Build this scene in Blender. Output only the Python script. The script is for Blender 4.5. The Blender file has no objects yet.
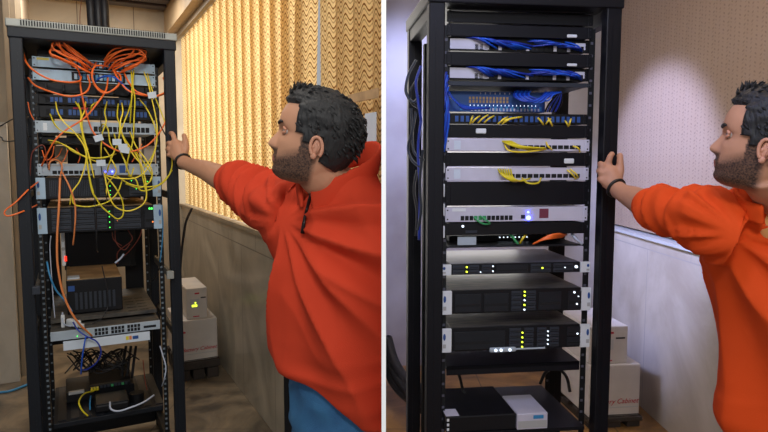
import bpy, bmesh, math, random
from math import sin, cos, pi, radians, sqrt
from mathutils import Vector, Matrix, Euler, noise
from mathutils.bvhtree import BVHTree
random.seed(7)
S = bpy.context.scene
COL = S.collection
H = 1.37                       # camera height
PITCH = radians(5.0)
FPX = 600.0

# ------------------------------------------------------------------ materials
def lin(c):
    return tuple(((v/255.0)/12.92 if v/255.0 <= 0.04045 else (((v/255.0)+0.055)/1.055)**2.4) for v in c)
def mat(name, rgb, rough=0.6, metal=0.0, var=0.0, vscale=8.0, bump=0.0, bscale=60.0, emit=None, estr=0.0, rgb2=None, spec=0.5, stretch=None):
    m = bpy.data.materials.new(name); m.use_nodes = True
    nt = m.node_tree; b = nt.nodes['Principled BSDF']
    c = lin(rgb)
    b.inputs['Base Color'].default_value = (*c, 1)
    b.inputs['Roughness'].default_value = rough
    b.inputs['Metallic'].default_value = metal
    b.inputs['Specular IOR Level'].default_value = spec
    tc = nt.nodes.new('ShaderNodeTexCoord')
    src = tc.outputs['Object']
    if stretch:
        mp = nt.nodes.new('ShaderNodeMapping'); mp.inputs['Scale'].default_value = stretch
        nt.links.new(src, mp.inputs['Vector']); src = mp.outputs['Vector']
    if var > 0 or rgb2:
        n = nt.nodes.new('ShaderNodeTexNoise'); n.inputs['Scale'].default_value = vscale; n.inputs['Detail'].default_value = 6
        nt.links.new(src, n.inputs['Vector'])
        r = nt.nodes.new('ShaderNodeValToRGB')
        c2 = lin(rgb2) if rgb2 else tuple(v*(1-var) for v in c)
        c1 = c if rgb2 else tuple(min(1, v*(1+var)) for v in c)
        r.color_ramp.elements[0].position = 0.36; r.color_ramp.elements[0].color = (*c2, 1)
        r.color_ramp.elements[1].position = 0.64; r.color_ramp.elements[1].color = (*c1, 1)
        nt.links.new(n.outputs['Fac'], r.inputs['Fac']); nt.links.new(r.outputs['Color'], b.inputs['Base Color'])
    if bump > 0:
        n2 = nt.nodes.new('ShaderNodeTexNoise'); n2.inputs['Scale'].default_value = bscale; n2.inputs['Detail'].default_value = 4
        nt.links.new(src, n2.inputs['Vector'])
        bp = nt.nodes.new('ShaderNodeBump'); bp.inputs['Strength'].default_value = bump; bp.inputs['Distance'].default_value = 0.004
        nt.links.new(n2.outputs['Fac'], bp.inputs['Height']); nt.links.new(bp.outputs['Normal'], b.inputs['Normal'])
    if emit:
        b.inputs['Emission Color'].default_value = (*lin(emit), 1); b.inputs['Emission Strength'].default_value = estr
    return m

M = {}
M['rack_blue'] = mat('rack_blue_black_paint', (14, 19, 27), 0.5, 0.0, var=0.15, spec=0.35)
M['rack_dark'] = mat('rack_black_paint', (12, 12, 18), 0.5, 0.0, var=0.15, spec=0.25)
M['rail'] = mat('rail_black', (14, 16, 19), 0.5, 0.3)
M['hole'] = mat('rail_hole_bright', (104, 116, 126), 0.5, 0.0)  # light squares paint the brightness seen through the rail holes
M['hole2'] = mat('rail_hole_dim', (80, 80, 92), 0.5)
M['lidgrey'] = mat('server_lid_grey', (84, 82, 92), 0.55, 0.1, var=0.2, vscale=6, spec=0.3)
M['cap'] = mat('vent_cap_grey', (150, 152, 146), 0.5, 0.3, var=0.1)
M['slot'] = mat('slot_black', (10, 11, 13), 0.8)
M['black'] = mat('black_plastic', (12, 12, 16), 0.5, var=0.2, spec=0.3)
M['black2'] = mat('dark_grey_steel', (26, 29, 35), 0.4, 0.3, var=0.2)
M['bay'] = mat('drive_bay_grey', (46, 51, 60), 0.45, 0.3)
M['silver'] = mat('silver_face', (168, 180, 190), 0.45, 0.15, var=0.08)
M['silver2'] = mat('lilac_silver_face', (196, 194, 208), 0.45, 0.1, var=0.08)
M['panelblue'] = mat('patch_panel_white', (176, 200, 216), 0.5, 0.1, var=0.12, vscale=20)
M['earblue'] = mat('server_ear_pale', (165, 190, 210), 0.5)
M['badge'] = mat('badge_blue', (36, 76, 140), 0.5)
M['white'] = mat('white_plastic', (214, 218, 220), 0.5)
M['paper'] = mat('paper_white', (200, 210, 220), 0.8, var=0.05)
M['brown'] = mat('dusty_brown_and_reflection', (176, 144, 104), 0.6, 0.0, var=0.25, vscale=12)  # brown tops; on server lids it paints a beige reflection
M['dusty'] = mat('dusty_steel', (92, 86, 76), 0.6, 0.1, rgb2=(48, 48, 50), vscale=14, stretch=(1, 6, 1))
M['orange'] = mat('cable_orange', (240, 112, 44), 0.4)
M['orange2'] = mat('cable_orange_pale', (216, 128, 70), 0.45)
M['yellow'] = mat('cable_yellow', (214, 196, 32), 0.4)
M['yellow2'] = mat('cable_yellow_bright', (240, 214, 60), 0.4)
M['cblue'] = mat('cable_blue', (26, 84, 196), 0.4)
M['cblue2'] = mat('cable_blue_deep', (20, 48, 150), 0.4)
M['csky'] = mat('cable_sky', (50, 130, 180), 0.4)
M['cblack'] = mat('cable_black', (20, 20, 26), 0.5)
M['cwhite'] = mat('cable_white', (180, 188, 205), 0.5)
M['cred'] = mat('cable_dark_red', (120, 50, 34), 0.5)
M['cgreen'] = mat('cable_green', (60, 150, 90), 0.5)
M['led'] = mat('led_green', (60, 230, 80), 0.5, emit=(80, 255, 90), estr=2.0)
M['ledw'] = mat('led_white', (230, 240, 255), 0.5, emit=(225, 240, 255), estr=1.6)
M['ledy'] = mat('led_yellow', (230, 230, 80), 0.5, emit=(225, 255, 60), estr=2.0)
M['ledb'] = mat('led_blue', (60, 70, 255), 0.5, emit=(50, 60, 255), estr=30.0)
M['ledr'] = mat('led_red', (230, 50, 30), 0.5, emit=(255, 40, 20), estr=2.0)
M['ledo'] = mat('led_orange', (230, 140, 60), 0.5, emit=(255, 130, 60), estr=1.5)
M['red'] = mat('red_print', (176, 30, 50), 0.6)
M['darkred'] = mat('dark_red_sticker', (110, 44, 62), 0.6)
M['box'] = mat('cabinet_box_offwhite', (188, 180, 172), 0.6, var=0.06)
M['wood'] = mat('pallet_dark', (48, 40, 34), 0.8, var=0.3)
M['beige'] = mat('wall_beige', (176, 152, 118), 0.7, var=0.1, vscale=3)
M['beam'] = mat('beam_beige', (176, 150, 116), 0.6, var=0.08)
M['strip'] = mat('frame_tan', (146, 130, 108), 0.6, var=0.12, vscale=4)
M['darkceil'] = mat('ceiling_dark_metal', (58, 46, 46), 0.4, 0.4, var=0.4, vscale=5, stretch=(0.3, 20, 1))
M['partition'] = mat('white_divider_board', (250, 250, 250), 0.7)
M['glass'] = mat('sill_pale', (170, 170, 168), 0.4)

def marble(name, c1, c2, grout, tile=(0.6, 0.33), axis='xz', rough=0.35, vs=2.0, off=0.5):
    """tile wall / floor: brick texture joints over veined noise"""
    m = bpy.data.materials.new(name); m.use_nodes = True
    nt = m.node_tree; b = nt.nodes['Principled BSDF']; b.inputs['Roughness'].default_value = rough
    tc = nt.nodes.new('ShaderNodeTexCoord')
    sx = nt.nodes.new('ShaderNodeSeparateXYZ'); cx = nt.nodes.new('ShaderNodeCombineXYZ')
    nt.links.new(tc.outputs['Object'], sx.inputs[0])
    idx = {'x': 0, 'y': 1, 'z': 2}
    nt.links.new(sx.outputs[idx[axis[0]]], cx.inputs[0]); nt.links.new(sx.outputs[idx[axis[1]]], cx.inputs[1])
    n = nt.nodes.new('ShaderNodeTexNoise'); n.inputs['Scale'].default_value = vs; n.inputs['Detail'].default_value = 9; n.inputs['Distortion'].default_value = 1.6; n.inputs['Roughness'].default_value = 0.6
    nt.links.new(tc.outputs['Object'], n.inputs['Vector'])
    r = nt.nodes.new('ShaderNodeValToRGB'); r.color_ramp.elements[0].position = 0.34; r.color_ramp.elements[0].color = (*lin(c2), 1)
    r.color_ramp.elements[1].position = 0.62; r.color_ramp.elements[1].color = (*lin(c1), 1)
    nt.links.new(n.outputs['Fac'], r.inputs['Fac'])
    bt = nt.nodes.new('ShaderNodeTexBrick'); bt.offset = off
    bt.inputs['Scale'].default_value = 1.0; bt.inputs['Brick Width'].default_value = tile[0]; bt.inputs['Row Height'].default_value = tile[1]
    bt.inputs['Mortar Size'].default_value = 0.0035; bt.inputs['Mortar'].default_value = (*lin(grout), 1)
    nt.links.new(cx.outputs[0], bt.inputs['Vector'])
    nt.links.new(r.outputs['Color'], bt.inputs['Color1']); nt.links.new(r.outputs['Color'], bt.inputs['Color2'])
    nt.links.new(bt.outputs['Color'], b.inputs['Base Color'])
    return m
M['tileL'] = marble('wall_marble_tile', (178, 168, 150), (134, 126, 112), (104, 96, 86), (0.62, 0.9), 'yz', 0.3, 1.5)
M['tileR'] = marble('wall_marble_tile_pale', (182, 172, 160), (156, 144, 130), (150, 144, 138), (0.9, 0.9), 'yz', 0.4, 1.2)
M['floorL'] = marble('floor_brown_marble', (134, 118, 96), (70, 62, 52), (80, 70, 58), (0.6, 0.6), 'xy', 0.3, 2.6, 0.0)
M['floorR'] = marble('floor_warm_marble', (168, 124, 72), (104, 74, 44), (80, 60, 40), (0.6, 0.6), 'xy', 0.3, 2.6, 0.0)
M['slab'] = marble('pale_marble_slab', (190, 184, 172), (160, 154, 142), (150, 145, 136), (3, 3), 'xz', 0.35, 1.5)
M['backL'] = marble('wall_beige_panel', (182, 166, 142), (158, 142, 120), (112, 98, 82), (0.42, 3.0), 'xz', 0.6, 1.2, 0.0)
M['backR'] = mat('wall_plaster_lilac_grey', (178, 172, 170), 0.7, rgb2=(150, 142, 138), vscale=2.0)

def blind_mat(name, cream, ochre, line, trans, dots=False):
    """woven slat: cream cloth with thin wavy lines, lets daylight through"""
    m = bpy.data.materials.new(name); m.use_nodes = True
    nt = m.node_tree; N = nt.nodes; L = nt.links
    for n in list(N): N.remove(n)
    out = N.new('ShaderNodeOutputMaterial'); tc = N.new('ShaderNodeTexCoord'); sx = N.new('ShaderNodeSeparateXYZ')
    L.new(tc.outputs['UV'], sx.inputs[0])
    def mth(op, a, b_=None):
        n = N.new('ShaderNodeMath'); n.operation = op
        for i, v in enumerate((a, b_)):
            if v is None: continue
            if isinstance(v, (int, float)): n.inputs[i].default_value = v
            else: L.new(v, n.inputs[i])
        return n.outputs[0]
    u = sx.outputs[0]; v = sx.outputs[1]
    wave = mth('MULTIPLY', mth('SINE', mth('MULTIPLY', u, 2*pi/0.06)), 2.3 if not dots else 1.2)
    ph = mth('ADD', mth('MULTIPLY', v, 2*pi/0.036), wave)
    s = mth('SINE', ph)
    ln = mth('GREATER_THAN', s, 0.80 if not dots else 0.8)
    s2 = mth('SINE', mth('ADD', ph, 2.6)); ln2 = mth('MULTIPLY', mth('GREATER_THAN', s2, 0.86), 0.55)
    fac = mth('MAXIMUM', ln, ln2)
    if dots:
        d = mth('GREATER_THAN', mth('SINE', mth('MULTIPLY', u, 2*pi/0.03)), 0.5); fac = mth('MULTIPLY', mth('MULTIPLY', fac, d), 0.45)
    nz = N.new('ShaderNodeTexNoise'); nz.inputs['Scale'].default_value = 3; L.new(tc.outputs['Object'], nz.inputs['Vector'])
    mx0 = N.new('ShaderNodeMixRGB'); mx0.inputs[1].default_value = (*lin(cream), 1); mx0.inputs[2].default_value = (*lin(ochre), 1); L.new(nz.outputs['Fac'], mx0.inputs[0])
    mx = N.new('ShaderNodeMixRGB'); L.new(fac, mx.inputs[0]); L.new(mx0.outputs[0], mx.inputs[1]); mx.inputs[2].default_value = (*lin(line), 1)
    df = N.new('ShaderNodeBsdfDiffuse'); tr = N.new('ShaderNodeBsdfTranslucent'); ms = N.new('ShaderNodeMixShader')
    L.new(mx.outputs[0], df.inputs[0]); L.new(mx.outputs[0], tr.inputs[0]); ms.inputs[0].default_value = trans
    L.new(df.outputs[0], ms.inputs[1]); L.new(tr.outputs[0], ms.inputs[2]); L.new(ms.outputs[0], out.inputs[0])
    return m
M['blindL'] = blind_mat('blind_fabric_waves', (244, 222, 172), (228, 190, 126), (140, 96, 52), 0.58)
M['blindR'] = blind_mat('blind_fabric_dots', (158, 138, 120), (146, 122, 102), (98, 82, 76), 0.15, True)

# ------------------------------------------------------------------ frames
class Frame:
    def __init__(s, T, yaw): s.T = Vector(T); s.a = radians(yaw)
    def w(s, x, y, z): c, k = cos(s.a), sin(s.a); return Vector((s.T.x+c*x-k*y, s.T.y+k*x+c*y, z))
    def l(s, p): c, k = cos(s.a), sin(s.a); dx, dy = p.x-s.T.x, p.y-s.T.y; return Vector((c*dx+k*dy, -k*dx+c*dy, p.z))
    def on(s, px, py, yl):
        """photo pixel -> point of this frame on the vertical plane at depth yl"""
        d = ray(px, py); c, k = cos(s.a), sin(s.a)
        a = -k*d.x+c*d.y; b = -k*(-s.T.x)+c*(-s.T.y)
        t = (yl-b)/a; p = d*t; p.z += H
        return s.l(p)
def ray(px, py):
    v = (216-py)/FPX; c, s = cos(PITCH), sin(PITCH)
    return Vector(((px-384)/FPX, c+s*v, -s+c*v))
def at(px, py, Y):
    d = ray(px, py); p = d*(Y/d.y); p.z += H; return p
def w2px(p):
    q = p-Vector((0, 0, H)); c, s = cos(PITCH), sin(PITCH); d = q.y*c-q.z*s; u = q.y*s+q.z*c
    return 384+FPX*q.x/d, 216-FPX*u/d
WORLD = Frame((0, 0), 0)
RL = Frame((-1.073, 2.288), 27.7)      # left rack and its room
RR = Frame((0.445, 1.905), 7.0)        # right rack
WR = Frame((0.445, 1.905), 1.0)        # right room walls

# ------------------------------------------------------------------ mesh builder
class MB:
    def __init__(s): s.v = []; s.f = []; s.m = []; s.uv = None
    def add(s, vs, fs, m=0):
        o = len(s.v); s.v += [Vector(p) for p in vs]; s.f += [tuple(i+o for i in f) for f in fs]; s.m += [m]*len(fs); return s
    def box(s, x0, x1, y0, y1, z0, z1, m=0):
        return s.add([(x0,y0,z0),(x1,y0,z0),(x1,y1,z0),(x0,y1,z0),(x0,y0,z1),(x1,y0,z1),(x1,y1,z1),(x0,y1,z1)],
            [(0,3,2,1),(4,5,6,7),(0,1,5,4),(1,2,6,5),(2,3,7,6),(3,0,4,7)], m)
    def bevbox(s, x0, x1, y0, y1, z0, z1, r=0.003, m=0):
        bm = bmesh.new(); bmesh.ops.create_cube(bm, size=1)
        for v in bm.verts: v.co = Vector(((x0+x1)/2+v.co.x*(x1-x0), (y0+y1)/2+v.co.y*(y1-y0), (z0+z1)/2+v.co.z*(z1-z0)))
        bmesh.ops.bevel(bm, geom=bm.edges[:], offset=r, segments=2, affect='EDGES', profile=0.5)
        s.frombm(bm, m); return s
    def frombm(s, bm, m=0, mx=None):
        bm.verts.index_update()
        s.add([(mx @ v.co if mx else v.co.copy()) for v in bm.verts], [tuple(v.index for v in f.verts) for f in bm.faces], m); bm.free(); return s
    def cyl(s, a, b, r, m=0, n=12, r2=None):
        return s.tube([a, b], r, m, n, r2=r2)
    def tube(s, pts, r, m=0, n=8, r2=None, cap=True):
        pts = [Vector(p) for p in pts]; k = len(pts)
        rad = r if isinstance(r, (list, tuple)) else [r+(0 if r2 is None else (r2-r)*i/(k-1)) for i in range(k)]
        rings = []; up = None
        for i, p in enumerate(pts):
            t = (pts[min(i+1, k-1)]-pts[max(i-1, 0)]).normalized()
            if up is None: up = t.orthogonal().normalized()
            else:
                up = up-t*up.dot(t)
                up = up.normalized() if up.length > 1e-6 else t.orthogonal().normalized()
            b = t.cross(up)
            rings.append([p+(up*cos(2*pi*j/n)+b*sin(2*pi*j/n))*rad[i] for j in range(n)])
        return s.loft(rings, m, cap)
    def loft(s, rings, m=0, cap=True):
        n = len(rings[0]); vs = [p for r in rings for p in r]; fs = []
        for i in range(len(rings)-1):
            for j in range(n):
                a = i*n+j; b = i*n+(j+1) % n; fs.append((a, b, b+n, a+n))
        if cap: fs.append(tuple(reversed(range(n)))); fs.append(tuple(range((len(rings)-1)*n, len(rings)*n)))
        return s.add(vs, fs, m)
    def ball(s, c, r, m=0, u=16, v=10, mx=None):
        r = (r, r, r) if isinstance(r, (int, float)) else r; bm = bmesh.new()
        bmesh.ops.create_uvsphere(bm, u_segments=u, v_segments=v, radius=1)
        for q in bm.verts:
            q.co = Vector((q.co.x*r[0], q.co.y*r[1], q.co.z*r[2]))
            if mx: q.co = mx @ q.co
            q.co += Vector(c)
        return s.frombm(bm, m)
    def build(s, name, mats, parent=None, origin=None, smooth=False, fr=None):
        me = bpy.data.meshes.new(name)
        o = Vector(origin) if origin is not None else Vector((0, 0, 0))
        me.from_pydata([tuple(p-o) for p in s.v], [], s.f)
        mats = mats if isinstance(mats, (list, tuple)) else [mats]
        for m in mats: me.materials.append(M[m] if isinstance(m, str) else m)
        me.polygons.foreach_set('material_index', s.m)
        if smooth: me.polygons.foreach_set('use_smooth', [True]*len(me.polygons))
        me.update()
        bm = bmesh.new(); bm.from_mesh(me); bmesh.ops.recalc_face_normals(bm, faces=bm.faces); bm.to_mesh(me); bm.free()
        ob = bpy.data.objects.new(name, me); COL.objects.link(ob)
        if parent: ob.parent = parent
        elif fr:
            ob.location = fr.w(*o); ob.rotation_euler = (0, 0, fr.a)
        else: ob.location = o
        return ob
def tag(o, label, cat, group=None, kind=None):
    o['label'] = label; o['category'] = cat
    if group: o['group'] = group
    if kind: o['kind'] = kind
    return o
def struct(o): o['kind'] = 'structure'; return o
def thing(name, label, cat, fr, loc, rz=0.0, group=None):
    o = bpy.data.objects.new(name, None); COL.objects.link(o); o.empty_display_size = 0.05
    o.location = fr.w(*loc); o.rotation_euler = (0, 0, fr.a+rz)
    return tag(o, label, cat, group)
def spline(P, n=8):
    P = [Vector(p) for p in P]; Q = [P[0]*2-P[1]]+P+[P[-1]*2-P[-2]]; out = []
    for i in range(1, len(Q)-2):
        for k in range(n):
            t = k/n; a, b, c, d = Q[i-1], Q[i], Q[i+1], Q[i+2]
            out.append(0.5*((2*b)+(c-a)*t+(2*a-5*b+4*c-d)*t*t+(3*b-a-3*c+d)*t**3))
    out.append(P[-1]); return out
def cable(fr, pts, r, m, name, label, cat='cable', group=None, jit=0.0, n=7):
    """pts: (px, py, depth in the frame)"""
    P = [fr.on(a+random.uniform(-jit, jit), b+random.uniform(-jit, jit), c) for a, b, c in pts]
    for p in P: p.z = max(p.z, 0.006)
    mb = MB().tube(spline(P, n), r, 0, 6)
    o = mb.build(name, m, None, P[0], True, fr)
    return tag(o, label, cat, group)
def text(body, size, m, parent, loc, rot, shear=0.0, name='lettering'):
    cu = bpy.data.curves.new(name, 'FONT'); cu.body = body; cu.size = size; cu.extrude = 0.0004; cu.shear = shear
    tmp = bpy.data.objects.new('tmp', cu); COL.objects.link(tmp)
    bpy.context.view_layer.update()
    me = bpy.data.meshes.new_from_object(tmp.evaluated_get(bpy.context.evaluated_depsgraph_get()))
    bpy.data.objects.remove(tmp); me.materials.clear(); me.materials.append(M[m])
    o = bpy.data.objects.new(name, me); COL.objects.link(o); o.parent = parent; o.location = loc; o.rotation_euler = rot
    return o
# ------------------------------------------------------------------ room shells
def reparent(o, t, fr):
    """make o a part of t, keeping its place"""
    o.parent = t; loc = o.location.copy(); l = fr.l(loc); tl = fr.l(t.location)
    o.location = l-tl; o.rotation_euler = (0, 0, 0)
    for k in ('label', 'category', 'group'):
        if k in o: del o[k]
def clipobj(o, xmax):
    """cut whatever would pass through the divider board"""
    mw = Matrix.Translation(o.location) @ Matrix.Rotation(o.rotation_euler.z, 4, 'Z'); inv = mw.inverted()
    bm = bmesh.new(); bm.from_mesh(o.data)
    r = bmesh.ops.bisect_plane(bm, geom=bm.verts[:]+bm.edges[:]+bm.faces[:], plane_co=inv @ Vector((xmax, 0, 0)), plane_no=(inv.to_3x3() @ Vector((1, 0, 0))), clear_outer=True)
    ed = [e for e in r['geom_cut'] if isinstance(e, bmesh.types.BMEdge)]
    if len(o.data.polygons) < 40 and ed: bmesh.ops.holes_fill(bm, edges=ed, sides=0)
    bm.to_mesh(o.data); bm.free(); return o
def ground(fr, px, py):
    d = ray(px, py); q = d*(-H/d.z); q.z = 0; return fr.l(q)
def wallbox(name, fr, x0, x1, y0, y1, z0, z1, m):
    return struct(MB().box(x0, x1, y0, y1, z0, z1).build(name, m, fr=fr))
TH = 0.0068
part = struct(MB().box(-TH/2-0.0004, TH/2-0.0004, 0.9, 4.1, 0, 2.9).build('wall_divider', 'partition'))
def wbL(*a): return clipobj(wallbox(*a), -0.0045)
XL = 0.76; LEDGE_L = 1.0
# left room
struct(MB().add([WORLD.w(*p) for p in [(-5.2, 0.0, 0), (-0.004, 0.0, 0), (-0.004, 6.5, 0), (-5.2, 6.5, 0)]], [(0, 1, 2, 3)]).build('floor', 'floorL'))
YW = -0.92                                         # where the window wall meets the divider
wbL('wall_right', RL, XL, XL+0.10, YW, 3.05, 0, LEDGE_L, 'tileL')
wbL('trim_1', RL, XL-0.015, XL+0.10, YW, 3.05, LEDGE_L, LEDGE_L+0.02, 'strip')
wallbox('wall_back', RL, -0.9, XL+0.1, 2.97, 3.05, 0, 2.75, 'backL')
ePier = RL.on(40, 380, 1.95).x; eT = RL.on(31, 380, 1.93).x; eS = RL.on(20.5, 386, 1.80).x
wallbox('wall_pier', RL, -1.6, ePier, 1.95, 2.97, 0, 2.75, 'backL')
wallbox('trim_2', RL, eS+0.005, eS+0.04, 1.90, 1.95, 0, 2.75, 'strip')
wallbox('trim_3', RL, eT-0.02, eT+0.02, 1.92, 1.95, 0, 2.75, 'strip')
wallbox('door_1', RL, -1.58, eS, 1.80, 1.88, 0.0, 1.62, 'slab')
wallbox('wall_left', RL, -1.70, -1.6, 0.2, 2.0, 0, 2.75, 'backL')
wbL('ceiling', RL, -1.7, XL+0.1, YW, 3.05, 2.68, 2.75, 'beige')
wbL('trim_4', RL, XL-0.10, XL+0.10, YW, 2.97, 2.45, 2.68, 'beam')
# dark metal ceiling battens running parallel to the back wall
for k in range(3):
    mb = MB().bevbox(-0.52, XL-0.11, 2.34+k*0.2, 2.47+k*0.2, 2.645-0.004*k, 2.68, 0.006)
    tag(mb.build('ceiling_batten', 'darkceil', fr=RL, origin=(0.1, 2.4+k*0.2, 2.65)), 'dark metal batten fixed to the ceiling above the rack with orange cables', 'ceiling strip', 'dark ceiling battens above the left rack')
# right room
struct(MB().add([(0.004, 0, 0), (1.75, 0, 0), (1.75, 4.1, 0), (0.004, 4.1, 0)], [(0, 1, 2, 3)]).build('floor_right', 'floorR'))
XR = 1.03
LEDGE_R = 0.955
wallbox('wall_window_side', WR, XR, XR+0.1, -1.2, 2.2, 0, LEDGE_R, 'tileR')
wallbox('trim_5', WR, XR-0.02, XR+0.10, -1.2, 2.2, LEDGE_R, LEDGE_R+0.018, 'glass')
wallbox('wall_rear', WR, -0.48, XR+0.1, 2.08, 2.2, 0, 2.75, 'backR')
wallbox('ceiling_right', WR, -0.47, XR+0.1, -1.2, 2.2, 2.68, 2.75, 'beige')
wallbox('trim_6', WR, XR-0.06, XR+0.10, -1.2, 2.1, 2.45, 2.68, 'beam')
wallbox('wall_window_backing', WR, XR+0.12, XR+0.16, -1.2, 2.2, 0, 2.75, 'backR')

# ------------------------------------------------------------------ blinds: every slat is one hanging strip
def slat(fr, x, y, z0, z1, wid, ang, m, label, group, curve=0.018, lean=0.0):
    mb = MB(); nu = 10; nz = 2
    vs = []; uv = []
    for k in range(nz+1):
        z = z0+(z1-z0)*k/nz
        for i in range(nu+1):
            t = i/nu-0.5; c = curve*cos(pi*t)
            dx = sin(ang)*t*wid - cos(ang)*c; dy = cos(ang)*t*wid + sin(ang)*c
            vs.append((x+dx, y+dy+lean*(1-k/nz), z)); uv.append((t*wid+0.1, z))
    fs = [(k*(nu+1)+i, k*(nu+1)+i+1, (k+1)*(nu+1)+i+1, (k+1)*(nu+1)+i) for k in range(nz) for i in range(nu)]
    mb.add(vs, fs); o = (x, y, z0)
    ob = mb.build('blind_slat', m, None, o, True, fr)
    ul = ob.data.uv_layers.new(name='UVMap')
    for lp in ob.data.loops: ul.data[lp.index].uv = uv[lp.vertex_index]
    clip = MB().box(x-0.008, x+0.008, y-0.006, y+0.006, z1-0.004, z1+0.008).build('hanger_clip', 'white', None, None)
    clip.parent = ob; clip.location = (-o[0], -o[1], -o[2])
    return tag(ob, label, 'blind slat', group)
def on_wall(fr, px, py, xl):
    d = ray(px, py); c, k = cos(fr.a), sin(fr.a); a = c*d.x+k*d.y; b = -(c*fr.T.x+k*fr.T.y)
    t = (xl-b)/a; q = d*t; q.z += H; return fr.l(q)
SP = 0.178
blindL = thing('vertical_blind', 'vertical blind of wavy-patterned slats glowing with daylight, behind the left man', 'window blind', RL, (XL, 1, LEDGE_L))
bz0, bz1 = LEDGE_L+0.03, 2.415
ygap = on_wall(RL, 315, 80, XL).y
ys = [ygap+0.135+k*SP for k in range(40) if ygap+0.135+k*SP < 2.86]
for k, y in enumerate(ys):
    s_ = slat(RL, XL+0.03, y, bz0, bz1, SP*(1.45 if k else 1.15), radians(-8), 'blindL', 'x', None, curve=0.012, lean=0.12 if k == 0 else (0.05 if k == 1 else 0))
    reparent(s_, blindL, RL)
for k in range(6):
    y = ygap-0.12-k*0.15
    s_ = slat(RL, XL+0.03, y, bz0, bz1, 0.19, radians(-10), 'blindL', 'x', None)
    clipobj(s_, -0.0045); reparent(s_, blindL, RL)
h = MB().box(XL-0.02, XL+0.06, YW+0.05, 2.95, 2.42, 2.45).bevbox(XL-0.03, XL-0.012, YW+0.05, 2.95, 2.405, 2.45, 0.003).build('head_rail', 'strip', fr=RL, origin=(XL, 1, 2.42))
clipobj(h, -0.0045); reparent(h, blindL, RL)
blindR = thing('vertical_blind', 'closed tan vertical blind with faint dots, beside the right rack', 'window blind', WR, (XR, 1, LEDGE_R))
y = -1.1
while y < 2.0:
    s_ = slat(WR, XR+0.04, y, LEDGE_R+0.03, 2.415, 0.13, radians(-4), 'blindR', 'x', None, 0.004)
    reparent(s_, blindR, WR); y += 0.118
h = MB().bevbox(XR-0.01, XR+0.07, -1.1, 2.05, 2.41, 2.45, 0.004).build('head_rail', 'strip', fr=WR, origin=(XR, 1, 2.42)); reparent(h, blindR, WR)
# paper on the blinds; brown sheet added for an outside object showing through
q0 = on_wall(RL, 366, 152, XL-0.03); q1 = on_wall(RL, 376.5, 112, XL-0.03)
tag(MB().box(XL-0.034, XL-0.03, q1.y, q0.y, q0.z, q1.z).build('paper_sheet', 'paper', None, (XL-0.03, q0.y, q0.z), fr=RL), 'pale grey paper sheet on the blinds behind the man with the red sweatshirt', 'paper')
q0 = on_wall(RL, 349, 104, XL-0.028); q1 = on_wall(RL, 379, 88, XL-0.028)
tag(MB().box(XL-0.033, XL-0.028, q1.y, q0.y, q0.z, q1.z).build('outside_silhouette', 'brown', None, (XL-0.03, q0.y, q0.z), fr=RL), 'brown cardboard rectangle added for an outside object seen through the blinds, above the paper sheet', 'silhouette')

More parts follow.
